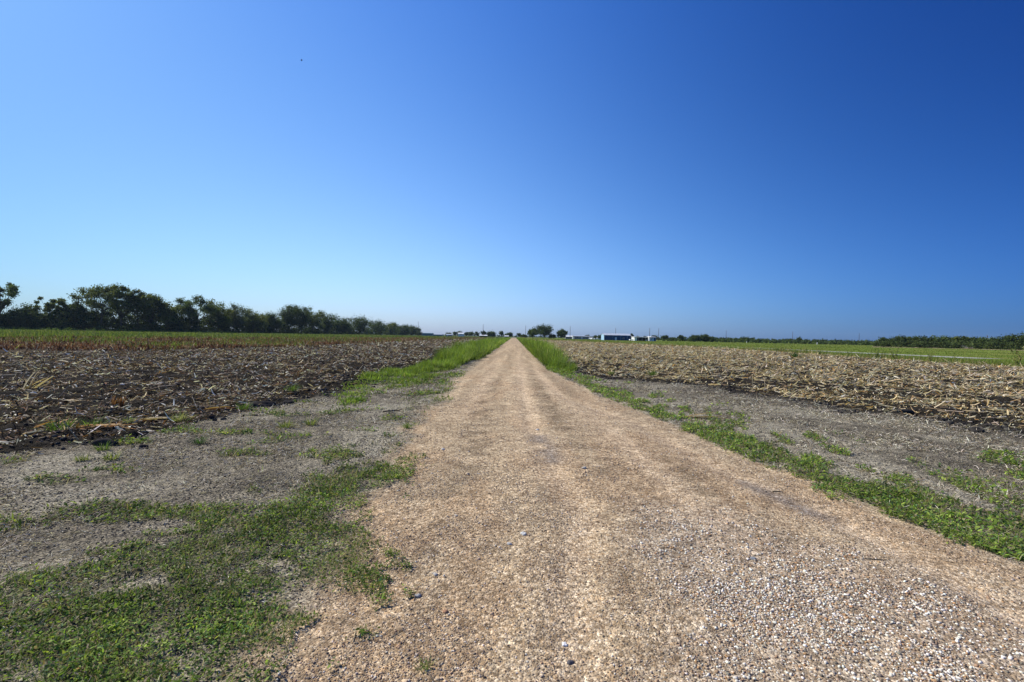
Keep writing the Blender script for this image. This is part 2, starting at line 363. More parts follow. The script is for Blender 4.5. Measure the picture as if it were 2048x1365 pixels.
def stones(P, S, cols, jag=.22, ico=True, flat=.7, rg=rng):
    bv, bf = (ICO_V, ICO_F) if ico else (OCT_V, OCT_F)
    n = len(P); k = len(bv)
    q = rg.normal(size=(n, 3, 3)); Q, _ = np.linalg.qr(q)
    sc = np.stack([rg.uniform(.8, 1.25, n), rg.uniform(.6, 1.0, n), rg.uniform(.5, .9, n)], 1)
    v = np.einsum('nij,kj->nki', Q*sc[:, None, :], bv)*(1+rg.uniform(-jag, jag, (n, k, 1)))
    v = v*S[:, None, None]; v[:, :, 2] *= flat; v = v + P[:, None, :]
    V = v.reshape(-1, 3); Fc = ((np.arange(n)*k)[:, None, None]+bf[None]).reshape(-1, 3)
    return V, Fc, np.repeat(cols, k, 0)
def cat(parts):
    V, Fc, Cc, n = [], [], [], 0
    for v, f, c in parts:
        V.append(v); Fc.append(f+n); Cc.append(c); n += len(v)
    return np.concatenate(V), np.concatenate(Fc), np.concatenate(Cc)
def scatter(lam, r0, p, rmin, rmax, key, th=58, thick=1.0, rg=rng):
    """points whose density (per m2) is lam up to r0 and falls as r^-p beyond; key(x, y, m) keeps them"""
    rr = np.exp(np.linspace(math.log(rmin), math.log(rmax), 800)); dens = lam*np.minimum(1, (r0/rr)**p)*rr
    T = 2*math.radians(th); cum = np.concatenate([[0], np.cumsum((dens[1:]+dens[:-1])/2*np.diff(rr))]); N = int(cum[-1]*T)
    r = np.interp(rg.random(N)*cum[-1], cum, rr); a = (rg.random(N)-.5)*T
    x, y = r*np.sin(a), r*np.cos(a)
    m = masks(x, y); k = rg.random(N) < key(x, y, m)
    x, y = x[k], y[k]; m = {q: v[k] for q, v in m.items()}
    return x, y, height(x, y, m), m, r[k]
def pal(n, colours, weights, jit=.15, rg=rng):
    c = np.array(colours, float)[rg.choice(len(colours), n, p=np.array(weights)/sum(weights))]
    return c*(1+rg.uniform(-jit, jit, (n, 1)))*(1+rg.uniform(-jit*.3, jit*.3, (n, 3)))
U = lambda a, b, n: rng.uniform(a, b, n)

# ---------------------------------------------------------------- the ground
def build_ground():
    rr = np.concatenate([[0.02, .3, .6], np.exp(np.linspace(math.log(.9), math.log(60), 900)), np.exp(np.linspace(math.log(60), math.log(1200), 190))[1:], np.exp(np.linspace(math.log(1200), math.log(3000), 18))[1:]])
    fa = np.radians(np.linspace(-60, 60, 761)); ba = np.radians(np.linspace(60, 300, 61))[1:-1]
    aa = np.concatenate([fa, ba]); nr, na = len(rr), len(aa)
    Rr, Aa = np.meshgrid(rr, aa, indexing='ij'); x = (Rr*np.sin(Aa)).ravel(); y = (Rr*np.cos(Aa)).ravel()
    m = masks(x, y); z = height(x, y, m); c = ground_colour(x, y, m)
    f = np.clip(m['lf']+m['rf'], 0, 1)
    wh = sstep(-.3, .5, spoly(x, y, WHITE)+m['n1'])
    # stones straggle over the bare left shoulder too
    grv = np.clip(m['road'], 0, 1)
    mask = np.stack([grv, f, wh], 1)
    i = np.arange(nr-1)[:, None]*na; j = np.arange(na)[None, :]; j2 = (j+1) % na
    Fq = np.stack([(i+j), (i+j2), (i+na+j2), (i+na+j)], -1).reshape(-1, 4)
    V = np.stack([x, y, z], 1)
    ctr = Fq[:, 0]
    reg = np.zeros(len(Fq), int)
    reg[m['lf'][ctr] > .5] = 2; reg[m['rf'][ctr] > .5] = 3; reg[(m['meadow'][ctr] > .5)] = 4; reg[m['road'][ctr] > .5] = 1
    for k, nm in enumerate(['ground', 'gravel_road', 'harvested_field', 'harvested_field', 'meadow']):
        ff = Fq[reg == k]; used = np.unique(ff); remap = np.zeros(len(V), np.int64); remap[used] = np.arange(len(used))
        o = mesh(nm, V[used], remap[ff], M_ground, c[used], None, True, {'mask': mask[used]})
        tag(o, kind='structure')
build_ground()

# ---------------------------------------------------------------- loose gravel
WHT = [(.78, .74, .64), (.64, .59, .49), (.44, .37, .29), (.34, .23, .14), (.24, .21, .17), (.15, .13, .105), (.42, .25, .12)]
TAN = [(.42, .34, .25), (.34, .26, .18), (.30, .21, .14), (.58, .52, .44), (.20, .155, .12), (.10, .085, .07), (.38, .24, .13)]
def gravel():
    parts = []
    for lam, r0, p, s0, s1, kind, rmax in ((9500, 2.6, 2.4, .0030, .0060, 0, 16), (4200, 3.0, 2.1, .0042, .0092, 1, 18)):
        def key(x, y, m):
            wh = sstep(-.3, .6, spoly(x, y, WHITE)+m['n1']*1.3)
            d = np.minimum(np.minimum(pdist(x, y, TR1), pdist(x, y, TR2)), pdist(x, y, TR4))
            track = np.exp(-(d/.15)**2)
            cl = sstep(.38, .62, fbm(x, y, .35, 3, 71))
            a = np.clip(m['road'], 0, 1)
            return a*(.30+.7*cl)*(1-.75*track)*np.where(wh > .5, 1.0, .70 if kind == 0 else .22)
        x, y, z, m, r = scatter(lam, r0, p, 1.2, rmax, key, 56)
        wh = rng.random(len(x)) < sstep(-.4, .9, spoly(x, y, WHITE)+m['n1']*1.6)*.72
        c = np.where(wh[:, None], pal(len(x), WHT, [5, 5, 4.5, 4, 2.5, 2, 2.4]), pal(len(x), TAN, [4, 5, 5, 2.2, 2.5, 1.4, 2.5]))
        S = U(s0, s1, len(x))*np.where(wh, 1.25, 1.0)*(r/ r0).clip(1)**.45
        parts.append(stones(np.stack([x, y, z+S*.22], 1), S, c, .2, kind == 1))
    oc, ic = parts
    tag(mesh('gravel', *oc[:2], M_stone, oc[2], None, True), kind='stuff', label='loose fine tan gravel strewn over the lane', cat='gravel')
    tag(mesh('gravel', *ic[:2], M_stone, ic[2], None, True), kind='stuff', label='coarse pale pebbles lying on the gravel lane', cat='gravel')
gravel()

# ---------------------------------------------------------------- corn residue on both fields
LRES = [(.56, .47, .35), (.30, .22, .14), (.12, .08, .05), (.88, .82, .68), (.05, .038, .028), (.26, .13, .06)]  # near-white entry paints bright glints onto the pale husks
RRES = [(.62, .48, .25), (.66, .55, .34), (.38, .26, .12), (.80, .72, .54), (.13, .09, .055), (.50, .28, .09)]
def residue(side):
    k_ = 'lf' if side < 0 else 'rf'; P_ = LRES if side < 0 else RRES
    def patchy(x, y, lo=.30):
        v = fbm(x, y, .8, 4, 81+side); w_ = fbm(x, y, 3.5, 2, 85+side); return (lo*.7+(1-lo*.7)*sstep(.40, .56, v))*(.6+.4*sstep(.35, .6, w_))*(1.0 if side > 0 else 1.0)
    def edge(x, y):       # residue thins toward the dark clod band at the field's edge by the lane
        d = spoly(x, y, LF if side < 0 else RF); t = sstep(.05, 1.1 if side < 0 else .7, d)
        near = sstep(14, 9, y) if side < 0 else 0
        return np.maximum(t, near)
    parts = []
    # flat husk and leaf pieces
    for lam, r0, p, l0, l1, w0, w1, rmax in ((150 if side < 0 else 105, 13, 1.55, .05, .20, .010, .034, 200), (280 if side < 0 else 210, 12, 1.9, .03, .09, .008, .022, 90), (12, 14, 1.5, .12, .27, .014, .034, 120)):
        x, y, z, m, r = scatter(lam, r0, p, 4, rmax, lambda x, y, m: m[k_]*patchy(x, y)*edge(x, y)*(x*side > 0), 66)
        n = len(x); g = (r/r0).clip(1)**.62
        az = U(0, 2*PI, n); flat_dir = rng.random(n) < .45; az = np.where(flat_dir, rng.normal(-.15 if side < 0 else .1, .5, n)+(rng.random(n) < .5)*PI, az)
        L = U(l0, l1, n)*g; Wd = U(w0, w1, n)*g
        c = pal(n, P_, [2.4, 3, 4.5, 2.0, 7, 1.3] if side < 0 else [5, 5.5, 3.5, 2.6, 3.2, 1.1], .22)
        V = ribbons(np.stack([x, y, z+U(.005, .035, n)*g], 1), az, rng.normal(.12, .32, n), L, Wd, rng.normal(-.3, .7, n), rng.normal(0, .7, n), c, 2, .5)
        parts.append(V)
    q = cat(parts)
    tag(mesh('corn_husks', *q[:2], M_litter, q[2]), kind='stuff', cat='crop residue', label='pale shredded corn husks littering the %s field' % ('dark' if side < 0 else 'tan'))
    x, y, z, m, r = scatter(9, 14, 1.4, 5, 130, lambda x, y, m: m[k_]*patchy(x, y, .4)*edge(x, y)*(x*side > 0), 66)
    n = len(x); g = (r/14).clip(1)**.6
    el = np.where(rng.random(n) < .14, U(.3, 1.2, n), rng.normal(.02, .09, n)); c = pal(n, [(.52, .44, .30), (.40, .31, .19), (.58, .52, .42)], [4, 3, 2], .2)
    q = sticks(np.stack([x, y, z+.015*g], 1), U(0, 2*PI, n), el, U(.10, .45, n)*g**.6, U(.005, .0095, n)*g, c)
    tag(mesh('corn_stalks', *q[:2], M_litter, q[2]), kind='stuff', cat='crop residue', label='broken corn stalks lying across the %s field' % ('dark' if side < 0 else 'tan'))
    # clods
    def ck(x, y, m):
        d = spoly(x, y, LF if side < 0 else RF); band = np.exp(-((d-(.15 if side < 0 else -.1))/.75)**2)*(y < 60)
        return (np.clip(m[k_]+band*.6, 0, 1))*(.25*sstep(.45, .6, fbm(x, y, .8, 3, 88))+band*.9).clip(0, 1)*(1-m['road'])*(x*side > 0)*(d > -.6)
    x, y, z, m, r = scatter(75, 12, 1.7, 4, 60, ck, 56)
    n = len(x); S = np.exp(rng.normal(math.log(.026), .42, n)).clip(.010, .09)*(r/12).clip(1)**.5
    q = stones(np.stack([x, y, z+S*.15], 1), S, pal(n, [(.060, .054, .049), (.042, .038, .035), (.085, .077, .068)], [3, 4, 1.5], .2), .28, True, .75)
    tag(mesh('soil_clods', *q[:2], M_clod, q[2], None, True), kind='stuff', cat='soil', label='dark broken clods of earth at the %s field edge' % ('dark' if side < 0 else 'tan'))
residue(-1); residue(1)

# ---------------------------------------------------------------- standing stubble strip, far left
def stubble():
    x, y, z, m, r = scatter(13, 40, 1.2, 20, 330, lambda x, y, m: m['stub']*(x < 0)*sstep(.25, .5, fbm(x, y, 6, 2, 91)+.12), 66)
    n = len(x); g = (r/40).clip(1)**.5
    c = pal(n, [(.26, .12, .06), (.34, .20, .10), (.10, .055, .035), (.60, .50, .34)], [4, 3, 4, 1.3], .2)  # palest entry paints sun glints into the stalk colour
    q1 = sticks(np.stack([x, y, z], 1), U(0, 2*PI, n), U(1.0, 1.57, n), U(.12, .50, n)*(.4+.9*vnoise(x, y, 4, 95)), U(.020, .038, n)*g, c)
    k = rng.random(n) < .9
    q2 = ribbons(np.stack([x, y, z+.1], 1)[k], U(0, 2*PI, k.sum()), U(.4, 1.3, k.sum()), U(.2, .5, k.sum()), U(.02, .045, k.sum())*g[k], U(-2, -.4, k.sum()), U(-.5, .5, k.sum()), c[k], 2, .7)
    tag(mesh('corn_stubble', *q1[:2], M_litter, q1[2]), kind='stuff', cat='stubble', label='reddish brown standing corn stubble beyond the dark field')
    tag(mesh('dry_stubble_leaves', *q2[:2], M_litter, q2[2]), kind='stuff', cat='stubble', label='dry brown leaves hanging on the standing corn stubble')
stubble()

# ---------------------------------------------------------------- low weeds and grass in the foreground
GRN = [(.120, .180, .028), (.18, .24, .040), (.052, .090, .020), (.21, .26, .055), (.080, .145, .050)]
def low_weeds():
    key = lambda x, y, m: np.clip(m['gl']+m['gr']+m['patch']*.75, 0, 1)
    def split(nm, mat, mk, lab):
        pl, pr = mk
        for q, s in ((pl, 'left'), (pr, 'right')):
            tag(mesh(nm, *q[:2], mat, q[2]), kind='stuff', cat='grass', label=lab[s])
    def leaves(sgn):
        x, y, z, m, r = scatter(10500, 3.2, 1.8, 1.3, 26, lambda x, y, m: key(x, y, m)*(x*sgn > 0)*(.30+.70*sstep(.42, .56, fbm(x, y, .35, 3, 101))), 57)
        n = len(x); g = (r/3.4).clip(1)**.8
        tone = (vnoise(x, y, .5, 103)*.6+vnoise(x, y, .09, 104)*.5+(x > 0)*.22)[:, None]
        c = pal(n, GRN, [4, 3, 3, 1.5, 2], .25)*(.45+1.5*tone)
        dry = rng.random(n) < .13; c[dry] = pal(dry.sum(), [(.30, .25, .15), (.22, .17, .09)], [1, 1], .2)
        h = (.003+.034*rng.random(n)**1.6)*g.clip(1, 1.5)
        big = rng.random(n) < .05*sstep(.45, .6, fbm(x, y, .6, 2, 107)); g = np.where(big, g*1.5, g); c[big] = c[big]*1.25
        return ribbons(np.stack([x, y, z+h], 1), U(0, 2*PI, n), rng.normal(.25, .5, n), U(.011, .026, n)*g, U(.007, .0135, n)*g, rng.normal(-.5, .5, n), rng.normal(0, .6, n), c, 2, .75)
    def blades(sgn):
        x, y, z, m, r = scatter(6500, 3.0, 1.8, 1.3, 26, lambda x, y, m: key(x, y, m)*(x*sgn > 0)*(.25+.75*sstep(.42, .6, fbm(x, y, .4, 3, 105))), 57)
        n = len(x); g = (r/3.2).clip(1)**.75
        c = pal(n, [(.15, .225, .035), (.20, .27, .05), (.085, .145, .025), (.28, .27, .10)], [4, 3, 3, 1.3], .2)
        dry = rng.random(n) < .30; c[dry] = pal(dry.sum(), [(.46, .40, .26), (.30, .23, .13)], [1, 1], .2)
        return ribbons(np.stack([x, y, z], 1), U(0, 2*PI, n), U(.15, 1.35, n), U(.025, .075, n)*g.clip(1, 2), U(.0022, .0042, n)*g, U(-1.6, .1, n), U(-.6, .6, n), c, 2, .9)
    split('creeping_weeds', M_leaf, (leaves(-1), leaves(1)), {'left': 'small leafy green weeds creeping over the grey soil left of the lane', 'right': 'small leafy green weeds in the strip right of the lane'})
    split('short_grass', M_blade, (blades(-1), blades(1)), {'left': 'short green and straw grass blades left of the lane', 'right': 'short green grass blades in the strip right of the lane'})
low_weeds()

def dry_litter():
    def key(x, y, m):
        bare = (1-m['road'])*(1-m['lf'])*(1-m['rf'])
        return bare*(1-.6*np.clip(m['gl']+m['gr'], 0, 1))*(.12+.88*sstep(.42, .60, fbm(x, y, .6, 4, 111)))
    x, y, z, m, r = scatter(4800, 4.3, 2.0, 1.4, 30, key, 57); n = len(x); g = (r/4.2).clip(1)**.8
    c = pal(n, [(.52, .46, .35), (.34, .29, .215), (.80, .74, .60), (.05, .042, .032), (.28, .21, .13)], [4, 3, 2.6, 4.5, 2], .2)
    q = ribbons(np.stack([x, y, z+U(.001, .010, n)], 1), U(0, 2*PI, n), rng.normal(.15, .30, n), U(.018, .060, n)*g.clip(1, 2.5), U(.0022, .0046, n)*g, rng.normal(-.5, .9, n), U(-1, 1, n), c, 2, .6)
    tag(mesh('dead_grass_litter', *q[:2], M_litter, q[2]), kind='stuff', cat='dead grass', label='fine bleached dead grass scattered over the bare grey soil')
    # small crumbs
    x, y, z, m, r = scatter(2000, 4.0, 2.0, 1.4, 22, lambda x, y, m: (1-m['road'])*(1-m['lf'])*(1-m['rf'])*(.2+.8*sstep(.45, .6, fbm(x, y, .5, 3, 113))), 57); n = len(x)
    S = U(.003, .010, n)*(r/4).clip(1)**.7
    q = stones(np.stack([x, y, z+S*.2], 1), S, pal(n, [(.13, .115, .09), (.22, .20, .16), (.06, .054, .045), (.34, .28, .19)], [4, 3, 3, .9], .2), .2, False)
    tag(mesh('soil_crumbs', *q[:2], M_clod, q[2], None, True), kind='stuff', cat='soil', label='small crumbs of dry grey soil on the bare headland')
dry_litter()

# ---------------------------------------------------------------- tall verge grass along the lane
def tall_grass(sgn):
    k_ = 'tl' if sgn < 0 else 'tr'
    def hgt(x, y):
        base = it(y, [(12, .13), (18, .18), (24, .30), (30, .72), (60, .85), (150, .65), (420, .45)]) if sgn < 0 else it(y, [(20, .25), (27, .6), (33, .75), (42, .9), (60, .9), (150, .7), (420, .5)])
        return base*(.12+1.25*sstep(.25, .75, fbm(x, y, 1.5, 3, 121))*(.75+.5*vnoise(x, y, .45, 122)))
    def key(x, y, m):
        v = m[k_]*(x*sgn > 0)
        if sgn < 0: v = v*np.where(y < 27, sstep(.46, .60, fbm(x, y, 1.2, 2, 125)+.10*sstep(13, 20, y)), 1)
        return v
    x, y, z, m, r = scatter(420, 26, 1.7, 11, 420, key, 20); n = len(x); g = (r/26).clip(1)**.8
    # the near ragged patches left of the lane
    if sgn < 0:
        x2, y2, z2, m2, r2 = scatter(1300, 20, 1, 9, 24, lambda x, y, m: (x < 0)*np.clip(inpoly(x, y, GP([(668, 790), (700, 765), (760, 745), (850, 738), (935, 705), (975, 700), (950, 725), (890, 745), (855, 760), (830, 775), (760, 780), (720, 795)]))*sstep(.36, .5, fbm(x, y, .7, 2, 127))+inpoly(x, y, GP([(775, 815), (810, 800), (865, 795), (895, 800), (850, 812), (815, 822)]))*.8+inpoly(x, y, GP([(688, 812), (690, 796), (715, 793), (722, 806)])), 0, 1), 40)
        hk = rng.random(len(x2)) < sstep(.30, .52, fbm(x2, y2, .35, 3, 128)); x2, y2, z2 = x2[hk], y2[hk], z2[hk]; x2 = x2+rng.normal(0, .10, len(x2)); y2 = y2+rng.normal(0, .25, len(x2))
        x = np.concatenate([x, x2]); y = np.concatenate([y, y2]); z = np.concatenate([z, z2]); g = np.concatenate([g, np.ones(len(x2))]); n = len(x)
    hh = hgt(x, y)
    if sgn < 0: hh = hh*np.where(y < 22, .35+.9*fbm(x, y, .5, 2, 124), 1)
    tone = (.5*vnoise(x, y, 1.3, 129)+.5*vnoise(x, y, .35, 130))[:, None]
    c = pal(n, [(.165, .24, .030), (.125, .195, .026), (.23, .30, .05), (.07, .125, .025), (.32, .30, .12)], [4, 4, 2.5, 2, .5], .22)*(.45+1.1*tone)
    q = ribbons(np.stack([x, y, z-.01], 1), U(0, 2*PI, n), U(.7, 1.5, n), hh*U(.6, 1.35, n), U(.012, .028, n)*g, U(-1.2, .1, n), U(-.5, .5, n), c*.7, 3, .95, c*1.35)  # blade foot darkened, tip lightened: shade at the base painted into colour
    tag(mesh('tall_verge_grass', *q[:2], M_blade, q[2]), kind='stuff', cat='grass', label='bright green tall grass growing along the %s of the lane' % ('dark field side' if sgn < 0 else 'tan field side'))
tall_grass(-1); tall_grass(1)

# ---------------------------------------------------------------- meadow grass on both far sides
def meadow():
    def bd(x, y): return x-it(y, [(5, 37), (36, 36.5), (49, 37.5), (99, 41), (157, 27), (250, 16), (330, 8)])
    x, y, z, m, r = scatter(60, 45, 1.3, 28, 420, lambda x, y, m: (m['meadow'] > .2)*(x > 5)*np.maximum(np.exp(-np.clip(bd(x, y), 0, 99)/np.clip(6+y*.12, 0, 60)), .3*sstep(.45, .6, fbm(x, y, 8, 2, 135))), 56)
    n = len(x); g = (r/45).clip(1)**.75; b = np.exp(-np.clip(bd(x, y), 0, 99)/2.2)
    dry = rng.random(n) < .55*b
    c = pal(n, [(.155, .215, .032), (.095, .145, .026), (.24, .245, .07)], [4, 3, 2.5], .25); c[dry] = pal(dry.sum(), [(.42, .33, .17), (.33, .25, .12)], [1, 1], .2)
    h = (.20+.55*b*(.2+1.3*sstep(.40,.7,fbm(x, y, 2.2, 2, 131))*(.6+1.2*vnoise(x, y, .7, 134))))
    h = np.where((pdist(x, y, [(55, 20), (55, 400)]) < 3.5), h*.35, h)
    q = ribbons(np.stack([x, y, z], 1), U(0, 2*PI, n), U(.9, 1.55, n), h*U(.5, 1.3, n), U(.018, .035, n)*g, U(-.9, .1, n), U(-.5, .5, n), c, 2, .9)
    tag(mesh('meadow_grass', *q[:2], M_blade, q[2]), kind='stuff', cat='grass', label='yellow green rough grass beyond the tan field')
    x, y, z, m, r = scatter(9, 60, 1.2, 45, 420, lambda x, y, m: ((m['meadowl'] > .3)*.8+m['stub']*sstep(.48, .60, fbm(x, y, 6, 2, 133))*.9)*(x < 0), 56)
    n = len(x); g = (r/60).clip(1)**.8
    c = pal(n, [(.14, .19, .035), (.07, .11, .025), (.20, .19, .07)], [4, 4, 1.5], .25)
    q = ribbons(np.stack([x, y, z], 1), U(0, 2*PI, n), U(.8, 1.5, n), U(.3, .8, n), U(.04, .08, n)*g, U(-1, .1, n), U(-.5, .5, n), c, 2, .9)
    tag(mesh('rough_grass', *q[:2], M_blade, q[2]), kind='stuff', cat='grass', label='olive rough grass between the stubble and the wood')
meadow()

# ---------------------------------------------------------------- pale paved strip and farm track on the right
def flat_poly(name, pts, c, z, thick=.0):
    n = len(pts); o = mesh(name, np.array([(x, y, z) for x, y in pts]), [tuple(range(n))], paint(name+'_surface', c, .9, .12, .3))
    if o.data.polygons[0].normal.z < 0: o.data.flip_normals()
    return tag(o, kind='structure')
mid = GP([(1180, 686.2), (1300, 689.6), (1400, 693), (1500, 697.2), (1640, 703), (1730, 707.5), (1870, 714), (2020, 720)])
mid = [(it(y, [(40, 56.5), (60, 55.8), (100, 53.0), (200, 46)]), y) for y in (57, 60, 80, 100, 130, 170, 210)]
flat_poly('paved_road', [(x-2.6, y) for x, y in mid]+[(x+2.8, y) for x, y in mid[::-1]], (.42, .41, .37), .02)
flat_poly('farm_track', GP([(1745, 695.0), (1900, 697.9), (2048, 702.2), (2400, 712), (2400, 709.5), (2048, 700.6), (1900, 696.4), (1745, 693.6)]), (.42, .32, .19), .05)

# ---------------------------------------------------------------- trees
def tree_leaves(cent, rc, n, leaf, rg, tone):
    k = len(cent); idx = rg.choice(k, n, p=(rc**2)/np.sum(rc**2))
    d = rg.normal(size=(n, 3)); d /= np.linalg.norm(d, axis=1)[:, None]
    rad = rg.random(n)**.6*(1+.35*rg.normal(size=n)); P = cent[idx]+d*(rad*rc[idx])[:, None]*np.array([1, 1, .78])
    u = rg.normal(size=(n, 3)); u /= np.linalg.norm(u, axis=1)[:, None]
    w = np.cross(u, rg.normal(size=(n, 3))); w /= np.linalg.norm(w, axis=1)[:, None]
    s = leaf*rg.uniform(.6, 1.35, n)[:, None]
    V = np.stack([P-u*s, P-w*s*.5, P+u*s, P+w*s*.6], 1).reshape(-1, 3)
    Fc = (np.arange(n)*4)[:, None]+np.arange(4)[None]
    ct = rg.uniform(.75, 1.3, k)
    base = np.array(tone, float)[rg.choice(len(tone), n)]
    c = base*(ct[idx]*rg.uniform(.75, 1.3, n))[:, None]
    V[:, 2] = np.maximum(V[:, 2], .05)
    return V, Fc, np.repeat(c, 4, 0)
TONE = {'dark': [(.060, .088, .024), (.080, .108, .028), (.040, .060, .018)], 'yellow': [(.145, .165, .030), (.105, .130, .026), (.065, .085, .020)],
        'mid': [(.080, .115, .030), (.105, .145, .038), (.050, .075, .022)], 'grey': [(.095, .115, .055), (.075, .095, .045), (.12, .14, .075)]}
def tree(name, label, cat_, group, x, y, h, w, seed, n=2600, leaf=.34, style='full', tone='dark', cb=None):
    rg = np.random.default_rng(seed); root = empty(name, (x, y, 0)); tag(root, label, cat_, group)
    cb = {'full': .16, 'airy': .34, 'bush': .02, 'round': .10, 'spiky': .25}[style] if cb is None else cb
    k = {'full': 46, 'airy': 40, 'bush': 30, 'round': 44, 'spiky': 26}[style]
    z0 = h*cb; cz = (z0+h)/2; rz = (h-z0)/2
    d = rg.normal(size=(k, 3)); d /= np.linalg.norm(d, axis=1)[:, None]
    rr = rg.uniform(.25, .90, k) if style != 'airy' else rg.uniform(.45, .95, k)
    cent = d*rr[:, None]*np.array([w/2, w/2, rz*.86])+np.array([0, 0, cz]) + rg.normal(size=(k, 3))*w*.03
    if style in ('full', 'airy', 'round'):       # wider toward the upper middle
        cent[:, 2] = np.where(cent[:, 2] < z0+rz*.5, cent[:, 2]+rz*.25*rg.random(k), cent[:, 2])
    rc = w*{'full': .165, 'airy': .10, 'bush': .18, 'round': .19, 'spiky': .08}[style]*rg.uniform(.7, 1.25, k)
    cent[:, 2] = np.minimum(cent[:, 2], h-rc*.72)
    tp = np.max(cent[:, 2]+rc*.62); cent[:, 2] = z0+(cent[:, 2]-z0)*(h-z0)/(tp-z0)
    if style == 'spiky': cent[:, 2] += rg.uniform(-.1, .1, k)*h; rc *= .9
    m = MB(); tr = max(.10, h*.018); bk = (.10, .085, .07)
    lean = rg.normal(size=2)*h*.02; top = (lean[0], lean[1], z0+rz*.9)
    m.tube([(0, 0, -.3), (lean[0]*.3, lean[1]*.3, z0*.6+.3), (lean[0]*.7, lean[1]*.7, z0+rz*.35), top], [tr*1.25, tr, tr*.7, tr*.3], 6, bk)
    for c_ in cent[:18]:
        s0 = rg.uniform(.45, .95); a = np.array([lean[0]*s0, lean[1]*s0, (z0+rz*.5)*s0]); b = c_*.55+a*.45+np.array([0, 0, -h*.02])
        m.tube([a, b, c_, c_+(c_-b)*.25], [tr*.45, tr*.3, tr*.14, tr*.05], 4, bk)
    m.build('trunk', M_bark, root, True)
    V, Fc, Cc = tree_leaves(cent, rc, n, leaf, rg, TONE[tone])
    mesh('crown', V, Fc, M_tree, Cc, root)
    return root
def depthL(px): return it(px, [(-100, 190), (0, 200), (200, 215), (400, 245), (600, 330), (720, 430), (840, 640)])
LT = [  # px centre, top row, width px, style, tone, label
    (-6, 563, 62, 'airy', 'mid', 'tall thin tree cut by the left edge, bits of sky through its crown'),
    (45, 607, 60, 'bush', 'dark', 'low dark scrubby tree between the edge tree and the spiky one'),
    (108, 595, 56, 'spiky', 'yellow', 'small tree with a spiky split top in the left wood'),
    (154, 601, 46, 'full', 'dark', 'dark bushy tree leaning against the tallest tree of the wood'),
    (203, 567, 84, 'airy', 'yellow', 'tallest tree of the left wood, broad open crown with sky showing through'),
    (244, 573, 52, 'airy', 'dark', 'tall tree touching the right side of the tallest one'),
    (276, 580, 56, 'airy', 'yellow', 'tall open crowned tree on the falling shoulder of the left wood'),
    (303, 589, 46, 'full', 'dark', 'dense tree on the shoulder, before the first dip in the wood'),
    (335, 603, 50, 'full', 'yellow', 'lower yellowish tree filling the dip left of the lone airy tree'),
    (395, 591, 66, 'airy', 'mid', 'airy fan shaped tree with a big gap of sky in its middle'),
    (437, 600, 50, 'full', 'yellow', 'rounded tree directly right of the airy fan shaped tree'),
    (468, 606, 48, 'full', 'grey', 'greyish topped tree where the wood steps down'),
    (506, 618, 50, 'full', 'yellow', 'smaller tree with a lit yellow green top before the notch in the wood'),
    (541, 625, 40, 'round', 'dark', 'small dark domed tree in the notch of the wood'),
    (577, 608, 48, 'full', 'dark', 'twin topped dark tree rising right after the notch'),
    (603, 609, 42, 'full', 'dark', 'dark tree pressed between the twin topped one and the yellow topped one'),
    (626, 613, 44, 'full', 'yellow', 'yellow topped tree at the end of the high part of the wood'),
    (654, 627, 34, 'round', 'dark', 'dark tree on the slope down to the lower half of the wood'),
    (685, 629, 46, 'round', 'dark', 'wide flat domed tree, first of the even lower trees'),
    (720, 631, 44, 'round', 'dark', 'domed tree with a pinhole of light at its foot'),
    (752, 640, 38, 'round', 'dark', 'rounded tree in the receding tail of the wood'),
    (781, 644, 34, 'full', 'yellow', 'tree with a yellowish top in the receding tail of the wood'),
    (805, 648, 30, 'round', 'dark', 'next to last big tree of the receding wood'),
    (824, 650, 28, 'round', 'dark', 'last big rounded tree at the end of the wood'),
    (836, 657, 11, 'airy', 'dark', 'thin little tree standing at the very tip of the wood'),
]
for i, (px, top, wpx, st, tn, lb) in enumerate(LT):
    Y = depthL(px); x, _, z = AT(px, top, Y)
    tree('tree', lb, 'tree', 'trees of the wood beyond the dark field', x, Y, z, wpx/960*Y*1.18, 200+i, 9000 if px < 650 else 4800, .33 if px < 650 else .45, st, tn, None if px < 360 or st == 'airy' else .08)
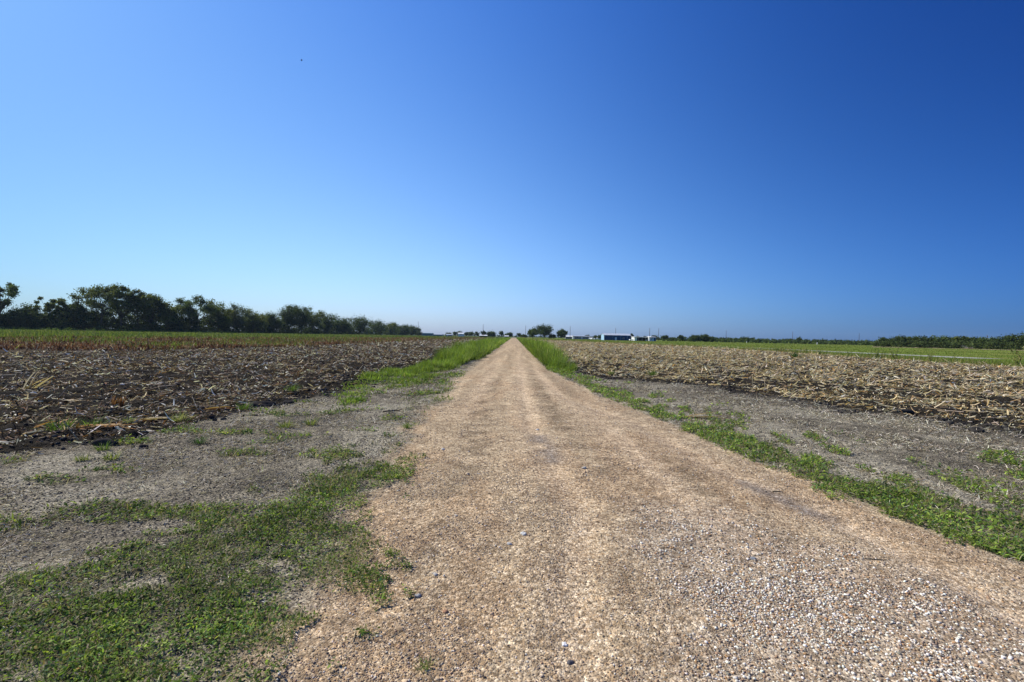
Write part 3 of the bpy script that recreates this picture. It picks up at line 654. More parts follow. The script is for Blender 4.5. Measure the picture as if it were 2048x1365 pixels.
# the dark thicket under and between them
def thicket():
    rg = np.random.default_rng(5); parts = []
    pxs = np.concatenate([np.linspace(-420, -94, 60), np.linspace(-90, 420, 110), np.linspace(424, 838, 100)])
    prof = [(-90, 590), (0, 606), (60, 607), (100, 604), (160, 603), (203, 580), (244, 580), (276, 588), (303, 594), (335, 607), (395, 612), (437, 604), (468, 610), (506, 621), (541, 627), (577, 613), (626, 616), (654, 630), (720, 633), (752, 642), (805, 651), (824, 653), (838, 662)]
    def Hs(px): return AT(px, it(px, prof), depthL(px))[2]
    cent, rc = [], []
    for px in pxs:
        for q in range(4):
            Y = depthL(px)+rg.uniform(-4, 12); x, _, z = AT(px+rg.uniform(-4, 4), 655, Y)
            hgt = rg.uniform(1.5, 1+.52*(Hs(px)-1)) if q else rg.uniform(.5, 3); r = rg.uniform(1.7, 3.1)*(1+ (Y-200)/900)
            cent.append((x, Y, hgt)); rc.append(r)
    V, Fc, Cc = tree_leaves(np.array(cent), np.array(rc), 205000, .40, rg, TONE['dark'])
    tag(mesh('undergrowth', V, Fc, M_tree, Cc), kind='stuff', cat='undergrowth', label='dense dark undergrowth filling the foot of the left wood')
    # weedy fringe lit in front
    cent, rc = [], []
    for px in np.linspace(-60, 560, 150):
        Y = depthL(px)-rg.uniform(6, 14); x, _, _ = AT(px, 655, Y); cent.append((x, Y, rg.uniform(.2, .8))); rc.append(rg.uniform(.5, 1.3))
    V, Fc, Cc = tree_leaves(np.array(cent), np.array(rc), 12000, .22, rg, [(.09, .14, .03), (.07, .12, .03)])
    tag(mesh('weed_fringe', V, Fc, M_leaf, Cc), kind='stuff', cat='weeds', label='mid green weeds fringing the foot of the left wood')
thicket()

CT = [  # px, top, width px, depth, style, tone, label   (far middle and right)
    (897, 665.3, 13, 620, 'round', 'dark', 'small round tree over the little white farmhouse'),
    (910, 663.6, 9, 600, 'round', 'dark', 'narrow dark tree left of the white farmhouse roof among trees'),
    (920, 662.6, 16, 640, 'round', 'dark', 'broad dark tree behind the white farmhouse roof'),
    (933, 664.2, 10, 600, 'full', 'dark', 'dark tree right after the white farmhouse roof'),
    (942, 663.2, 14, 590, 'round', 'dark', 'rounded tree midway between farmhouse and utility pole'),
    (954, 663.2, 10, 560, 'full', 'dark', 'pointed dark tree left of the long white roof'),
    (967, 661.6, 11, 540, 'full', 'dark', 'pointed tree standing at the foot of a utility pole'),
    (983, 663.8, 22, 540, 'round', 'dark', 'wide low domed tree behind the long white roof'),
    (1003, 662.0, 11, 520, 'full', 'mid', 'taller bushy tree beside the small white shed roof'),
    (1012, 668.0, 9, 640, 'round', 'dark', 'tiny far tree left of the end of the lane'),
    (1020, 665.2, 13, 520, 'round', 'dark', 'round dark tree just left of where the lane vanishes'),
    (1038, 666.4, 9, 560, 'round', 'dark', 'small round tree just right of where the lane vanishes'),
    (1048, 669.3, 14, 470, 'bush', 'dark', 'dark low bush at the left foot of the big oak'),
    (1066, 657.0, 24, 430, 'full', 'mid', 'paler left hand oak of the big pair by the lane'),
    (1088, 649.6, 38, 425, 'round', 'dark', 'biggest dark oak of the pair by the lane'),
    (1104, 669.0, 14, 425, 'bush', 'mid', 'low bushy tree under the right side of the biggest oak'),
    (1125, 658.0, 23, 420, 'round', 'mid', 'solitary round tree between the oaks and a utility pole'),
    (1175, 670.0, 10, 520, 'round', 'dark', 'small round tree behind the end of the long low house'),
    (1191, 671.2, 8, 450, 'full', 'dark', 'small pointed tree behind the parked white vehicles'),
    (1202, 671.0, 18, 440, 'round', 'dark', 'dark tree against the left end of the blue metal barn'),
    (1263, 668.0, 8, 390, 'full', 'dark', 'narrow dark tree by the right end of the blue metal barn'),
    (1275, 672.6, 9, 430, 'round', 'dark', 'treetop over the left of the open white shed'),
    (1290, 672.8, 7, 430, 'round', 'dark', 'treetop over the right of the open white shed'),
    (1309, 671.2, 19, 420, 'round', 'grey', 'greyish tree behind the small blue hangar'),
    (1329, 671.0, 17, 400, 'full', 'dark', 'dark tree right of the last close pair of utility poles'),
    (1345, 675.0, 16, 400, 'bush', 'mid', 'low bush in the gap before the solitary domed tree'),
    (1361, 670.2, 13, 380, 'full', 'dark', 'solitary domed tree in the middle of the far meadow edge'),
    (1392, 671.0, 20, 360, 'round', 'dark', 'left of two merged bushy trees at the meadow edge'),
    (1409, 670.2, 24, 360, 'round', 'dark', 'right and taller of two merged bushy trees at the meadow edge'),
    (1424, 673.5, 14, 370, 'bush', 'dark', 'low dark tree trailing the two merged ones'),
    (1489, 675.2, 24, 420, 'full', 'dark', 'dark tree a little right of a pole in the far scrub'),
    (1503, 675.0, 14, 420, 'full', 'dark', 'small tree against the right side of another in the far scrub'),
    (1599, 674.6, 13, 430, 'round', 'dark', 'round topped tree just right of a pole, rising over the scrub'),
    (1581, 678.0, 18, 440, 'round', 'dark', 'low tree at the foot of a utility pole in the scrub'),
]
for i, (px, top, wpx, Y, st, tn, lb) in enumerate(CT):
    x, _, z = AT(px, top, Y)
    tree('tree', lb, 'tree', 'far trees around the farm buildings', x, Y, z, wpx/960*Y, 400+i, 1100 if wpx < 20 else 5200, .5 if wpx < 20 else .42, st, tn, .04 if wpx > 19 else None)
RT = [
    (1775, 675, 34, 215, 'round', 'dark', 'rounded end tree of the right hand wood'),
    (1803, 672.0, 36, 215, 'full', 'dark', 'dark tree second from the left end of the right wood'),
    (1826, 673.0, 30, 220, 'full', 'mid', 'paler stemmed tree in the left half of the right wood'),
    (1853, 672.6, 36, 215, 'full', 'dark', 'dense tree in the middle of the right wood'),
    (1885, 671.6, 40, 212, 'full', 'mid', 'tallest tree of the level part of the right wood'),
    (1912, 672.2, 36, 210, 'full', 'yellow', 'yellowish tree over the fallen grey branches'),
    (1938, 673.6, 34, 205, 'full', 'dark', 'last dark tree before the small gap in the right wood'),
    (1972, 675.4, 38, 200, 'round', 'mid', 'lower tree with a bare stem right of the gap'),
    (2002, 675.0, 36, 195, 'full', 'dark', 'low dark tree before the rise at the right edge'),
    (2034, 667.0, 44, 190, 'full', 'dark', 'high dark tree cut by the right edge'),
    (2072, 664.0, 50, 186, 'full', 'mid', 'tree just past the right edge of the wood'),
]
for i, (px, top, wpx, Y, st, tn, lb) in enumerate(RT):
    x, _, z = AT(px, top, Y)
    tree('tree', lb, 'tree', 'trees of the right hand wood', x, Y, z, wpx/960*Y, 600+i, 3200, .34, st, tn, .04)
def scrub(name, lb, pxs, top, Yf, n, leaf, tones, seed, lay=2, hmin=.2):
    rg = np.random.default_rng(seed); cent, rc = [], []
    for px in pxs:
        Y = Yf(px)*rg.uniform(.96, 1.06); x, _, z = AT(px+rg.uniform(-3, 3), it(px, top)+rg.uniform(-.5, 2.0), Y); z = max(z, 1.2)
        for q in range(lay):
            r = z*rg.uniform(.28, .5); cent.append((x+rg.normal()*r, Y+rg.normal()*r, max(r*.5, z-r*.8-q*z*.4))); rc.append(r)
    V, Fc, Cc = tree_leaves(np.array(cent), np.array(rc), n, leaf, rg, tones)
    tag(mesh(name, V, Fc, M_tree, Cc), kind='stuff', cat='scrub', label=lb)
scrub('scrub', 'low dark far scrub closing the meadow right of the farm', np.linspace(1315, 1770, 260), [(1315, 675), (1400, 674), (1500, 676.5), (1560, 678), (1640, 679), (1770, 681.5)], lambda p: 560, 16000, .8, TONE['dark'], 31)
scrub('scrub', 'lighter green bushes in front of the far scrub', np.linspace(1325, 1765, 200), [(1325, 678), (1430, 679), (1460, 677), (1560, 680.5), (1765, 683.5)], lambda p: it(p, [(1325, 400), (1765, 330)]), 16000, .5, TONE['mid'], 32)
scrub('scrub', 'tangled undergrowth at the foot of the right hand wood', np.linspace(1758, 2110, 120), [(1758, 682), (2110, 684)], lambda p: it(p, [(1758, 212), (2110, 182)]), 22000, .34, TONE['dark'], 33)
scrub('scrub', 'hazy low tree line far behind the farm buildings', np.linspace(845, 1320, 240), [(845, 669.3), (1000, 670.2), (1100, 672.5), (1320, 675.2)], lambda p: 900, 12000, 1.0, TONE['dark'], 34)

# ---------------------------------------------------------------- farm buildings
P_white = paint('white_sheet_metal', (.72, .73, .72), .5, .05, .6, 0, .1)
P_blue = paint('shaded_blue_sheet_metal', (.010, .050, .14), .6, .08, .4, 6, .1)  # barn front's shade is put into this darker blue
P_pale = paint('sunlit_and_pale_blue_metal', (.32, .50, .66), .5, .06, .4, 6)  # pale doors and seams; on the barn gable it paints in sunlight
P_teal = paint('teal_sheet_metal', (.07, .17, .20), .6, .08, .3, 4)
P_grey = paint('weathered_grey_wall', (.24, .22, .22), .8, .15, .5)
P_roof = paint('pale_roof_metal', (.42, .46, .52), .6, .06, .5, 4)
P_dark = paint('dark_interior', (.02, .022, .03), .8, .1, 1)
P_glass = paint('dark_glass', (.02, .03, .04), .1, .0, 1, 0, .6)
P_wood = paint('weathered_pole_wood', (.11, .10, .10), .9, .2, 2)
P_porc = paint('porcelain', (.25, .26, .27), .3, .05, 2)
P_tyre = paint('tyre_rubber', (.02, .02, .02), .9, .1, 8)
P_rim = paint('wheel_rim', (.4, .4, .42), .35, .05, 8, 0, .4, .6)
def X_(px, Y): return AT(px, 678, Y)[0]
def gable(name, label, px0, px1, Y, depth, eave, ridge, wall, roof, group='farm buildings in the distance', end=None, door=None, windows=(), axis='x', over=.25):
    x0, x1 = X_(px0, Y), X_(px1, Y); L = x1-x0; root = empty(name, (x0, Y, 0)); tag(root, label, 'building', group)
    m = MB(); m.box(0, L, 0, .12, 0, eave); m.build('wall', wall, root); m = MB(); m.box(0, L, depth-.12, depth, 0, eave); m.build('wall', wall, root)
    for xx, mt in ((0, end or wall), (L-.12, end or wall)):
        g = MB(); g.prism([(.121, 0), (depth-.121, 0), (depth-.121, eave), (depth/2, ridge-.05), (.121, eave)], xx, xx+.12, axis='x'); g.build('gable_wall', mt, root)
    r = MB()
    sl = (ridge-eave)/(depth/2)
    r.prism([(-over, eave-over*sl+.04), (depth/2, ridge+.04), (depth+over, eave-over*sl+.04), (depth+over, eave-over*sl+.14), (depth/2, ridge+.14), (-over, eave-over*sl+.14)], -over, L+over, axis='x')
    ro = r.build('roof', roof, root)
    for q in (-.03, L-.10): t = MB(); t.box(q, q+.13, -.03, -.003, 0, eave-.1); t.build('corner_trim', P_white, root)
    if door:
        d0, d1, dh, mt = door; d = MB(); d.box(d0, d1, -.06, -.005, .02, dh); do = d.build('door', mt, root)
        h = MB(); h.box(d1-.25, d1-.15, -.10, -.062, dh*.42, dh*.5); h.build('handle', P_rim, do)
    for w0, w1, z0, z1 in windows:
        f = MB(); f.box(w0-.06, w1+.06, -.05, -.004, z0-.06, z1+.06); fo = f.build('window', P_white, root)
        p = MB(); p.box(w0, w1, -.065, -.052, z0, z1); p.build('pane', P_glass, fo)
    return root, L
b, L = gable('metal_barn', 'long blue metal barn with a gable end coloured sunlit pale and pale roof', 1208, 1262, 336, 11, 3.5, 4.75, P_blue, P_roof, end=P_pale, door=(7.6, 9.0, 2.1, P_pale), windows=((13.2, 14.1, 1.2, 2.0),))
for q in (.33, .62, .86): s_ = MB(); s_.box(L*q, L*q+.09, -.04, -.003, .05, 3.35); s_.build('wall_seam', P_pale, b)
# open white shed
x0, x1 = X_(1269, 322), X_(1298, 322); L = x1-x0; root = empty('open_shed', (x0, 322, 0)); tag(root, 'open fronted white shed with dark bays and slender posts', 'shed', 'farm buildings in the distance')
m = MB(); m.box(0, .15, 0, 8, 0, 2.35); m.build('side_wall', P_white, root); m = MB(); m.box(.151, 1.7, 0, .12, 0, 2.35); m.build('front_wall', P_white, root)
m = MB(); m.box(.151, L, 7.8, 7.95, 0, 2.5); m.build('back_wall', P_dark, root); m = MB(); m.box(L-.15, L, 0, 7.79, 0, 2.4); m.build('side_wall', P_dark, root)
m = MB(); m.prism([(-.6, 2.42), (8.3, 2.62), (8.3, 2.85), (-.6, 2.72)], -.3, L+.2, axis='x'); m.build('roof', P_white, root)
for q in (.28, .52, .76): m = MB(); m.box(L*q, L*q+.16, 0, .16, 0, 2.41); m.build('post', P_roof, root)
m = MB(); m.box(L*.80, L*.9, .8, 1.8, 0, .75); m.box(L*.805, L*.895, .85, 1.75, .751, .8); tank = m.build('storage_box', P_white); tank.location = (x0, 322, 0); tag(tank, 'small white box standing in the right bay of the open shed', 'box')
gable('hangar', 'small blue hangar with a bright white front section beside the open shed', 1303, 1312, 318, 7, 2.55, 2.9, P_blue, P_roof, door=(.5, 1.6, 2.0, P_pale))
gable('white_annex', 'narrow white shed joining the open shed to the small blue hangar', 1298.4, 1302.6, 319, 5, 2.7, 3.2, P_white, P_white, door=(.25, 1.0, 2.0, P_pale))
gable('low_house', 'long low grey house with a pale flat roof edge', 1148.5, 1181, 410, 8, 2.5, 2.9, P_grey, P_roof, door=(6, 7, 2.05, P_white), windows=((2, 3.2, 1.0, 1.9), (9.5, 10.6, 1.0, 1.9)))
gable('white_annex', 'small bright white shed against the left end of the low grey house', 1145.3, 1147.6, 408, 3, 2.7, 2.9, P_white, P_white)
gable('white_house', 'low white roofed house between the round tree and the low grey house', 1131, 1144.5, 440, 7, 2.0, 3.0, P_grey, P_white, windows=((2, 3, .9, 1.6),))
gable('teal_warehouse', 'far teal flat warehouse just past the tip of the left wood', 844, 864, 610, 12, 2.9, 3.3, P_teal, P_teal)
gable('pale_warehouse', 'lower paler warehouse to the right of the teal one', 866, 884, 640, 12, 1.7, 2.3, P_teal, P_roof)
gable('farmhouse', 'little tan farmhouse at the left end of the far tree row', 892, 903, 560, 7, 1.7, 2.5, P_grey, P_roof, door=(1, 2, 1.6, P_white), windows=((3, 4, .7, 1.3),))
gable('farmhouse', 'white roofed farmhouse half hidden among dark trees', 916, 927, 585, 7, 3.1, 4.4, P_white, P_white, windows=((2, 3, 1.6, 2.4), (4.2, 5.2, 1.6, 2.4)))
gable('long_shed', 'long low shed with a bright white roof in front of the far trees', 959, 974, 500, 8, 1.4, 2.1, P_dark, P_white)
gable('small_shed', 'small shed with a white roof just left of the end of the lane', 1009, 1017, 480, 6, 1.2, 1.9, P_dark, P_white)

# ---------------------------------------------------------------- vehicles by the barn
def vehicle(name, label, px, Y, rz, paint_, L=4.6, pickup=False):
    root = empty(name, (X_(px, Y), Y, 0), rz); tag(root, label, 'pickup' if pickup else 'car', 'white vehicles parked by the barn'); w = 1.8
    prof = [(-L/2, .35), (L/2, .35), (L/2, .85), (L*.22, 1.0), (L*.20, 1.02), (-L/2, 1.05)] if pickup else [(-L/2, .35), (L/2, .35), (L/2+.03, .75), (L*.28, .95), (-L*.42, 1.0), (-L/2, .9)]
    m = MB(); m.prism([(a, z) for a, z in prof], -w/2, w/2, axis='y'); m.build('body', paint_, root)
    cabp = [(-.5, 1.03), (1.0, 1.0), (.55, 1.62), (-.35, 1.65)] if pickup else [(-L*.40, 1.0), (L*.25, .97), (L*.08, 1.48), (-L*.30, 1.5)]
    m = MB(); m.prism(cabp, -w/2+.1, w/2-.1, axis='y'); m.build('cab', paint_, root)
    cx = sum(a for a, z in cabp)/4; wp = [(cx+(a-cx)*.86, 1.28+(z-1.28)*.72) for a, z in cabp]
    for s in (-1, 1):
        m = MB(); y0 = s*(w/2-.1); m.prism(wp, min(y0, y0+s*.02)+s*.001, max(y0, y0+s*.02)+s*.001, axis='y'); m.build('window', P_glass, root)
    for sx in (-1, 1):
        for sy in (-1, 1):
            t = MB(); t.tube([(sx*L*.31, sy*(w/2-.2), .33), (sx*L*.31, sy*(w/2+.02), .33)], [.33, .33], 14); to = t.build('wheel', P_tyre, root)
            t = MB(); t.tube([(sx*L*.31, sy*(w/2+.021), .33), (sx*L*.31, sy*(w/2+.035), .33)], [.19, .19], 10); t.build('rim', P_rim, to)
vehicle('parked_pickup', 'white pickup between the blue barn and the open shed', 1265.5, 326, .15, P_white, 4.6, True)
vehicle('parked_car', 'white car parked at the right end of the low grey house', 1180.5, 385, 1.2, P_white)
vehicle('parked_car', 'middle white car between the low grey house and the blue barn', 1187, 382, .4, P_white)
vehicle('parked_pickup', 'white pickup closest to the left gable of the blue barn', 1195, 380, .1, P_white, 5.4, True)

# ---------------------------------------------------------------- utility poles
for px, top, Y, lb in [(836.5, 644, 430, 'utility pole rising behind the tip of the left wood'), (966.5, 649, 425, 'utility pole above the pointed far tree left of the lane'),
        (1051.5, 652, 415, 'utility pole just left of the pair of oaks'), (1140.5, 653, 405, 'utility pole right of the solitary round tree'),
        (1231.5, 656.5, 400, 'utility pole rising behind the roof of the blue barn'), (1299.5, 657, 330, 'thicker utility pole standing over the open shed'),
        (1317.5, 657, 395, 'utility pole right behind the small blue hangar'), (1452.5, 661, 395, 'utility pole before the far scrub, right of the two merged trees'),
        (1585.5, 664, 390, 'utility pole beside the round topped scrub tree'), (1718.5, 667, 385, 'utility pole in the open gap left of the right hand wood'),
        (1974.5, 671, 230, 'thin utility pole standing against the right hand wood')]:
    x, _, z = AT(px, top, Y); root = empty('utility_pole', (x, Y, 0)); tag(root, lb, 'utility pole', 'utility poles along the far edge of the fields')
    m = MB(); m.tube([(0, 0, -.2), (0, 0, z*.5), (0, 0, z)], [.20, .17, .13], 8); m.build('pole', P_wood, root, True)
    m = MB(); m.tube([(0, 0, z), (0, 0, z+.12), (0, 0, z+.25)], [.05, .08, .03], 8); m.build('insulator', P_porc, root, True)

# small posts and the heap of dead branches at the right hand wood
for px, Y, h, lb in [(1493.5, 300, 1.0, 'short white marker post in the meadow, the farther of two'), (1634.5, 250, 1.3, 'short white marker post in the meadow, the nearer of two')]:
    root = empty('marker_post', (X_(px, Y), Y, 0)); tag(root, lb, 'post', 'marker posts in the meadow')
    m = MB(); m.tube([(0, 0, -.1), (0, 0, h)], [.16, .14], 8); m.build('post_shaft', P_white, root, True)
    m = MB(); m.tube([(0, 0, h), (0, 0, h+.1)], [.17, .10], 8); m.build('cap', P_white, root, True)
rg = np.random.default_rng(77); x, _, _ = AT(1944, 690, 196); m = MB()
for i in range(16):
    a = rg.uniform(-.5, .5)+(PI if rg.random() < .4 else 0); L = rg.uniform(1.2, 3.4); p = np.array([rg.uniform(-1.6, 1.6), rg.uniform(-1, 1), rg.uniform(.1, .5)]); e = rg.uniform(-.02, .5)
    m.tube([p, p+np.array([math.cos(a)*L*.5, math.sin(a)*L*.5, L*.5*e+.1]), p+np.array([math.cos(a+.15)*L, math.sin(a)*L, L*e])], [.10, .07, .03], 5, (.42, .40, .38))
o = m.build('fallen_branches', M_bark); o.location = (x, 196, 0); tag(o, 'heap of bleached dead branches lying before the right hand wood', 'branches')

# ---------------------------------------------------------------- single plants, husks, sticks and stones one can point to
def tuft(px, py, size, label, tone=0, n=60, group='weed tufts on the bare soil and field edge', cat_='weed'):
    x, y = G(px, py); z = float(height(np.array([x]), np.array([y]))[0]); root = empty('weed_tuft', (x, y, z)); tag(root, label, cat_, group)
    r = rng; nb = n; a = r.uniform(0, 2*PI, nb); rad = r.random(nb)**.6*size*.45
    P = np.stack([np.cos(a)*rad, np.sin(a)*rad, np.zeros(nb)], 1)
    c0 = [[(.11, .18, .03), (.15, .22, .045), (.075, .13, .025)], [(.20, .24, .07), (.26, .27, .10), (.13, .18, .045)], [(.05, .11, .03), (.07, .14, .03), (.04, .08, .025)]][tone]
    V = ribbons(P, a+r.normal(0, .5, nb), r.uniform(.5, 1.4, nb), size*r.uniform(.5, 1.1, nb), size*r.uniform(.035, .07, nb), r.uniform(-1.3, .1, nb), r.uniform(-.6, .6, nb), pal(nb, c0, [1, 1, 1]), 3, .95)
    mesh('blades', *V[:2], M_blade, V[2], root)
    k = 26; P2 = np.stack([r.normal(0, size*.25, k), r.normal(0, size*.25, k), r.uniform(.005, size*.45, k)], 1)
    V = ribbons(P2, r.uniform(0, 2*PI, k), r.normal(.3, .4, k), size*r.uniform(.12, .24, k), size*r.uniform(.07, .13, k), r.normal(-.5, .4, k), r.normal(0, .5, k), pal(k, c0, [1, 1, 1]), 2, .7)
    mesh('leaves', *V[:2], M_leaf, V[2], root)
for px, py, s, tn, lb in [
    (583, 786, .26, 0, 'bright grassy tuft by the dark clods at the left field edge'), (360, 842, .24, 1, 'pale yellow green tuft at the end of the orange husk drift'),
    (487, 822, .20, 0, 'leafy green sprout where the husk drift meets the clods'), (397, 888, .16, 2, 'small dark green weed alone on the grey soil'),
    (571, 856, .20, 1, 'straw green tuft, left of two on the bare grey soil'), (622, 850, .20, 1, 'straw green tuft, right of two on the bare grey soil'),
    (815, 858, .13, 0, 'tiny bright tuft on the left shoulder of the lane'), (205, 905, .14, 0, 'low green sprout in front of the big dark clod'),
    (165, 925, .12, 1, 'yellowish seedling on the grey soil below the clod'), (222, 923, .14, 1, 'yellowish seedling right of its twin below the clod'),
    (120, 866, .26, 0, 'sprawling green weed growing through the orange husks'), (185, 860, .28, 0, 'largest weed clump among the husks near the left edge'),
    (255, 850, .18, 1, 'yellow green weed behind the long orange husks'), (850, 1352, .07, 1, 'small yellowing tuft at the bottom of the lane'),
    (1305, 752, .34, 0, 'green weed clump at the tan field edge'), (1220, 750, .30, 1, 'yellowish weed clump near the start of the tan field edge'),
    (1590, 716, .9, 2, 'dark green shrubby clump at the far margin of the tan field'), (1557, 704, .9, 2, 'wide green clump breaking the pale paved strip')]:
    tuft(px, py, s, lb, tn, 60 if s > .1 else 30)

def weed(px, Y, h, label, kind, spread):
    x, _, _ = AT(px, 700, Y); root = empty('tall_weed', (x, Y, 0)); tag(root, label, 'weed', 'tall weeds on the meadow margin')
    m = MB(); r = np.random.default_rng(int(px)); ns = 5; P, A, E, LL = [], [], [], []
    for i in range(ns):
        a = r.uniform(0, 2*PI); b = np.array([math.cos(a), math.sin(a), 0])*spread*.5; hh = h*r.uniform(.6, 1.0) if i else h
        pts = [np.zeros(3)+b*.1, b*.4+[0, 0, hh*.5], b*.9+[0, 0, hh]]; m.tube(pts, [.018, .013, .006], 5, (.20, .22, .08) if kind else (.10, .13, .05))
        for q in range(16):
            t = r.uniform(.12, 1); P.append(b*t*.9+np.array([0, 0, hh*t])); A.append(r.uniform(0, 2*PI)); E.append(r.uniform(-.2, 1.0)); LL.append(h*r.uniform(.10, .24))
    m.build('stem', M_bark, root); n = len(P)
    c = pal(n, [(.22, .24, .08), (.15, .19, .05), (.30, .27, .12)] if kind else [(.05, .09, .025), (.08, .13, .03)], [1]*(3 if kind else 2))
    V = ribbons(np.array(P), np.array(A), np.array(E), np.array(LL), np.full(n, h*.05), r.uniform(-1.8, -.3, n), r.uniform(-.5, .5, n), c, 3, .9); mesh('foliage', *V[:2], M_blade, V[2], root)
weed(1753, 50, 1.05, 'dark leafy weed on the meadow margin, left of the spiky one', 0, .7)
weed(1789, 46, 1.55, 'tall spiky seeding weed standing on the meadow margin', 1, .8)
weed(1862, 43, .95, 'thin pale weed between the spiky one and the right edge', 1, .5)
weed(2036, 36, 1.75, 'tallest arching weed with a drooping seed head at the right edge', 1, 1.0)
weed(1640, 58, .8, 'small weed clump breaking the pale strip midway along it', 0, .6)

def husk(px, py, L, w, az, label, colr, name='corn_husk', rise=.05, n=5):
    x, y = G(px, py); z = float(height(np.array([x]), np.array([y]))[0]); root = empty(name, (x, y, z)); tag(root, label, 'corn husk', 'large corn husks on the soil')
    r = rng; P = np.stack([r.normal(0, L*.10, n), r.normal(0, w*.5, n), r.uniform(.008, .03, n)], 1)
    c = pal(n, colr, [1]*len(colr), .12)
    V = ribbons(P-np.array([math.cos(az)*L/2, math.sin(az)*L/2, 0]), az+r.normal(0, .14, n), r.uniform(0, rise*4, n), L*r.uniform(.55, 1.0, n), w*r.uniform(.6, 1.2, n), r.uniform(-.6, -.1, n), r.normal(0, .35, n), c, 5, .75)
    mesh('leaf_blade', *V[:2], M_litter, V[2], root)
    q = sticks(np.array([[-math.cos(az)*L*.55, -math.sin(az)*L*.55, .012]]), np.array([az+.05]), np.array([.03]), np.array([L*1.05]), np.array([.011]), np.array([colr[0]])*.9)
    mesh('stalk', *q[:2], M_litter, q[2], root)
OR = [(.42, .22, .08), (.36, .20, .09), (.48, .32, .15)]; TN = [(.52, .42, .25), (.44, .33, .18)]; PW = [(.62, .58, .50), (.52, .47, .38)]
husk(1415, 838, .72, .045, -.35, 'long yellow husk lying on the green strip right of the lane', [(.60, .48, .27), (.46, .33, .16)], rise=.12, n=8)
husk(125, 852, .34, .12, .9, 'orange curled husk with a stick poking from it, near the left edge', OR, rise=.3)
husk(85, 778, .55, .12, .5, 'big tan husk curled up on the dark field near the left edge', TN, rise=.35)
husk(215, 862, .75, .09, .35, 'rust orange husk drift along the left field edge', OR)
husk(320, 842, .70, .08, .55, 'tan husk bundle pointing up toward the lane at the field edge', TN)
husk(140, 805, .60, .07, .05, 'long grey tan husk lying flat behind the orange one', TN)
husk(440, 821, .50, .06, .3, 'thin orange husk trailing along the clods', OR)
husk(20, 888, .42, .12, .2, 'pale crumpled husk cut by the left edge', PW)
husk(295, 864, .20, .07, .0, 'short white scrap of husk at the front of the husk drift', PW)
husk(1700, 812, .55, .10, -.2, 'pale husk heap at the near edge of the tan field', TN)
husk(1885, 848, .28, .06, -.2, 'single cream husk lying on dark soil near the right edge', PW)
husk(1660, 823, .35, .05, .0, 'small pale husk out on the grey soil right of the lane', PW)
husk(1440, 772, .65, .10, .1, 'yellow husk heap in the middle of the tan field edge', [(.56, .42, .18), (.46, .33, .14)])

def stick(px, py, L, r_, az, el, label, c=(.50, .42, .28), name='dry_stalk', cat_='stalk', node=True):
    x, y = G(px, py); z = float(height(np.array([x]), np.array([y]))[0]); root = empty(name, (x, y, z+r_*.6)); tag(root, label, cat_)
    d = np.array([math.cos(az)*math.cos(el), math.sin(az)*math.cos(el), math.sin(el)]); m = MB()
    m.tube([d*0, d*L*.33+[0, 0, r_*.4], d*L*.66+[0, 0, r_*.3], d*L], [r_, r_*.85, r_*.9, r_*.6], 7, c); m.build('stem', M_litter, root, True)
    if node: m = MB(); m.tube([d*L*.42, d*L*.46], [r_*1.25, r_*1.25], 7, tuple(v*.7 for v in c)); m.build('node', M_litter, root, True)
stick(707, 1292, .085, .0028, 1.75, .12, 'straw colored stub lying on the grey patch beside the weeds')
stick(782, 1285, .085, .0022, .95, .10, 'weathered straw lying in the thin grass at the lane edge', (.34, .30, .22))
stick(902, 1312, .055, .0016, 1.25, .1, 'short straw forming the left arm of a V on the gravel')
stick(905, 1298, .055, .0016, -.35, .1, 'short straw forming the right arm of a V on the gravel')
stick(1505, 778, .42, .010, 1.4, 1.45, 'upright broken corn stalk at the edge of the tan field')
stick(1122, 737, .95, .016, .45, .75, 'leaning grey stalk at the left corner of the tan field', (.26, .22, .17))
stick(1730, 1132, .14, .004, -.2, .03, 'dark twig lying on the white gravel', (.06, .055, .05), 'twig', 'twig', False)
stick(1545, 988, .10, .006, -.15, .03, 'short dark twig at the edge of the grey rut', (.07, .06, .04), 'twig', 'twig', False)
stick(766, 823, .34, .014, .35, .05, 'dark piece of bark lying on the bare soil left of the lane', (.05, .04, .035), 'bark_piece', 'bark', False)
stick(1815, 795, .50, .010, 2.4, .4, 'long pale stalk sticking out of the tan field residue')
stick(2000, 742, 1.0, .014, 2.2, .6, 'slanting pale stalk before the meadow margin, near the right edge')
stick(1925, 740, 1.2, .014, 2.1, .6, 'long slanting stalk left of its twin before the meadow margin')
stick(700, 748, .8, .016, 2.2, .2, 'pale slanting stalk lying on the dark field')
# two ragged brown stalk bases standing on the left field edge
for k, (px, py, lb) in enumerate([(230, 816, 'ragged brown stalk base standing upright, the left of a pair'), (243, 816, 'ragged brown stalk base standing upright, the right of a pair')]):
    x, y = G(px, py); root = empty('corn_stump', (x, y, .02)); tag(root, lb, 'corn stump', 'pair of standing corn stumps'); n = 12
    a = rng.uniform(0, 2*PI, n); V = ribbons(np.stack([np.cos(a)*.022, np.sin(a)*.022, np.zeros(n)], 1), a, rng.uniform(1.2, 1.5, n), rng.uniform(.13, .24, n), rng.uniform(.02, .035, n), rng.uniform(-.5, .1, n), rng.uniform(-.2, .2, n), pal(n, [(.22, .10, .04), (.30, .16, .07)], [1, 1]), 3, .6)
    mesh('sheath', *V[:2], M_litter, V[2], root); m = MB(); m.tube([(0, 0, -.03), (0, 0, .12), (.005, 0, .2)], [.016, .014, .012], 7, (.25, .15, .08)); m.build('stem', M_litter, root, True)

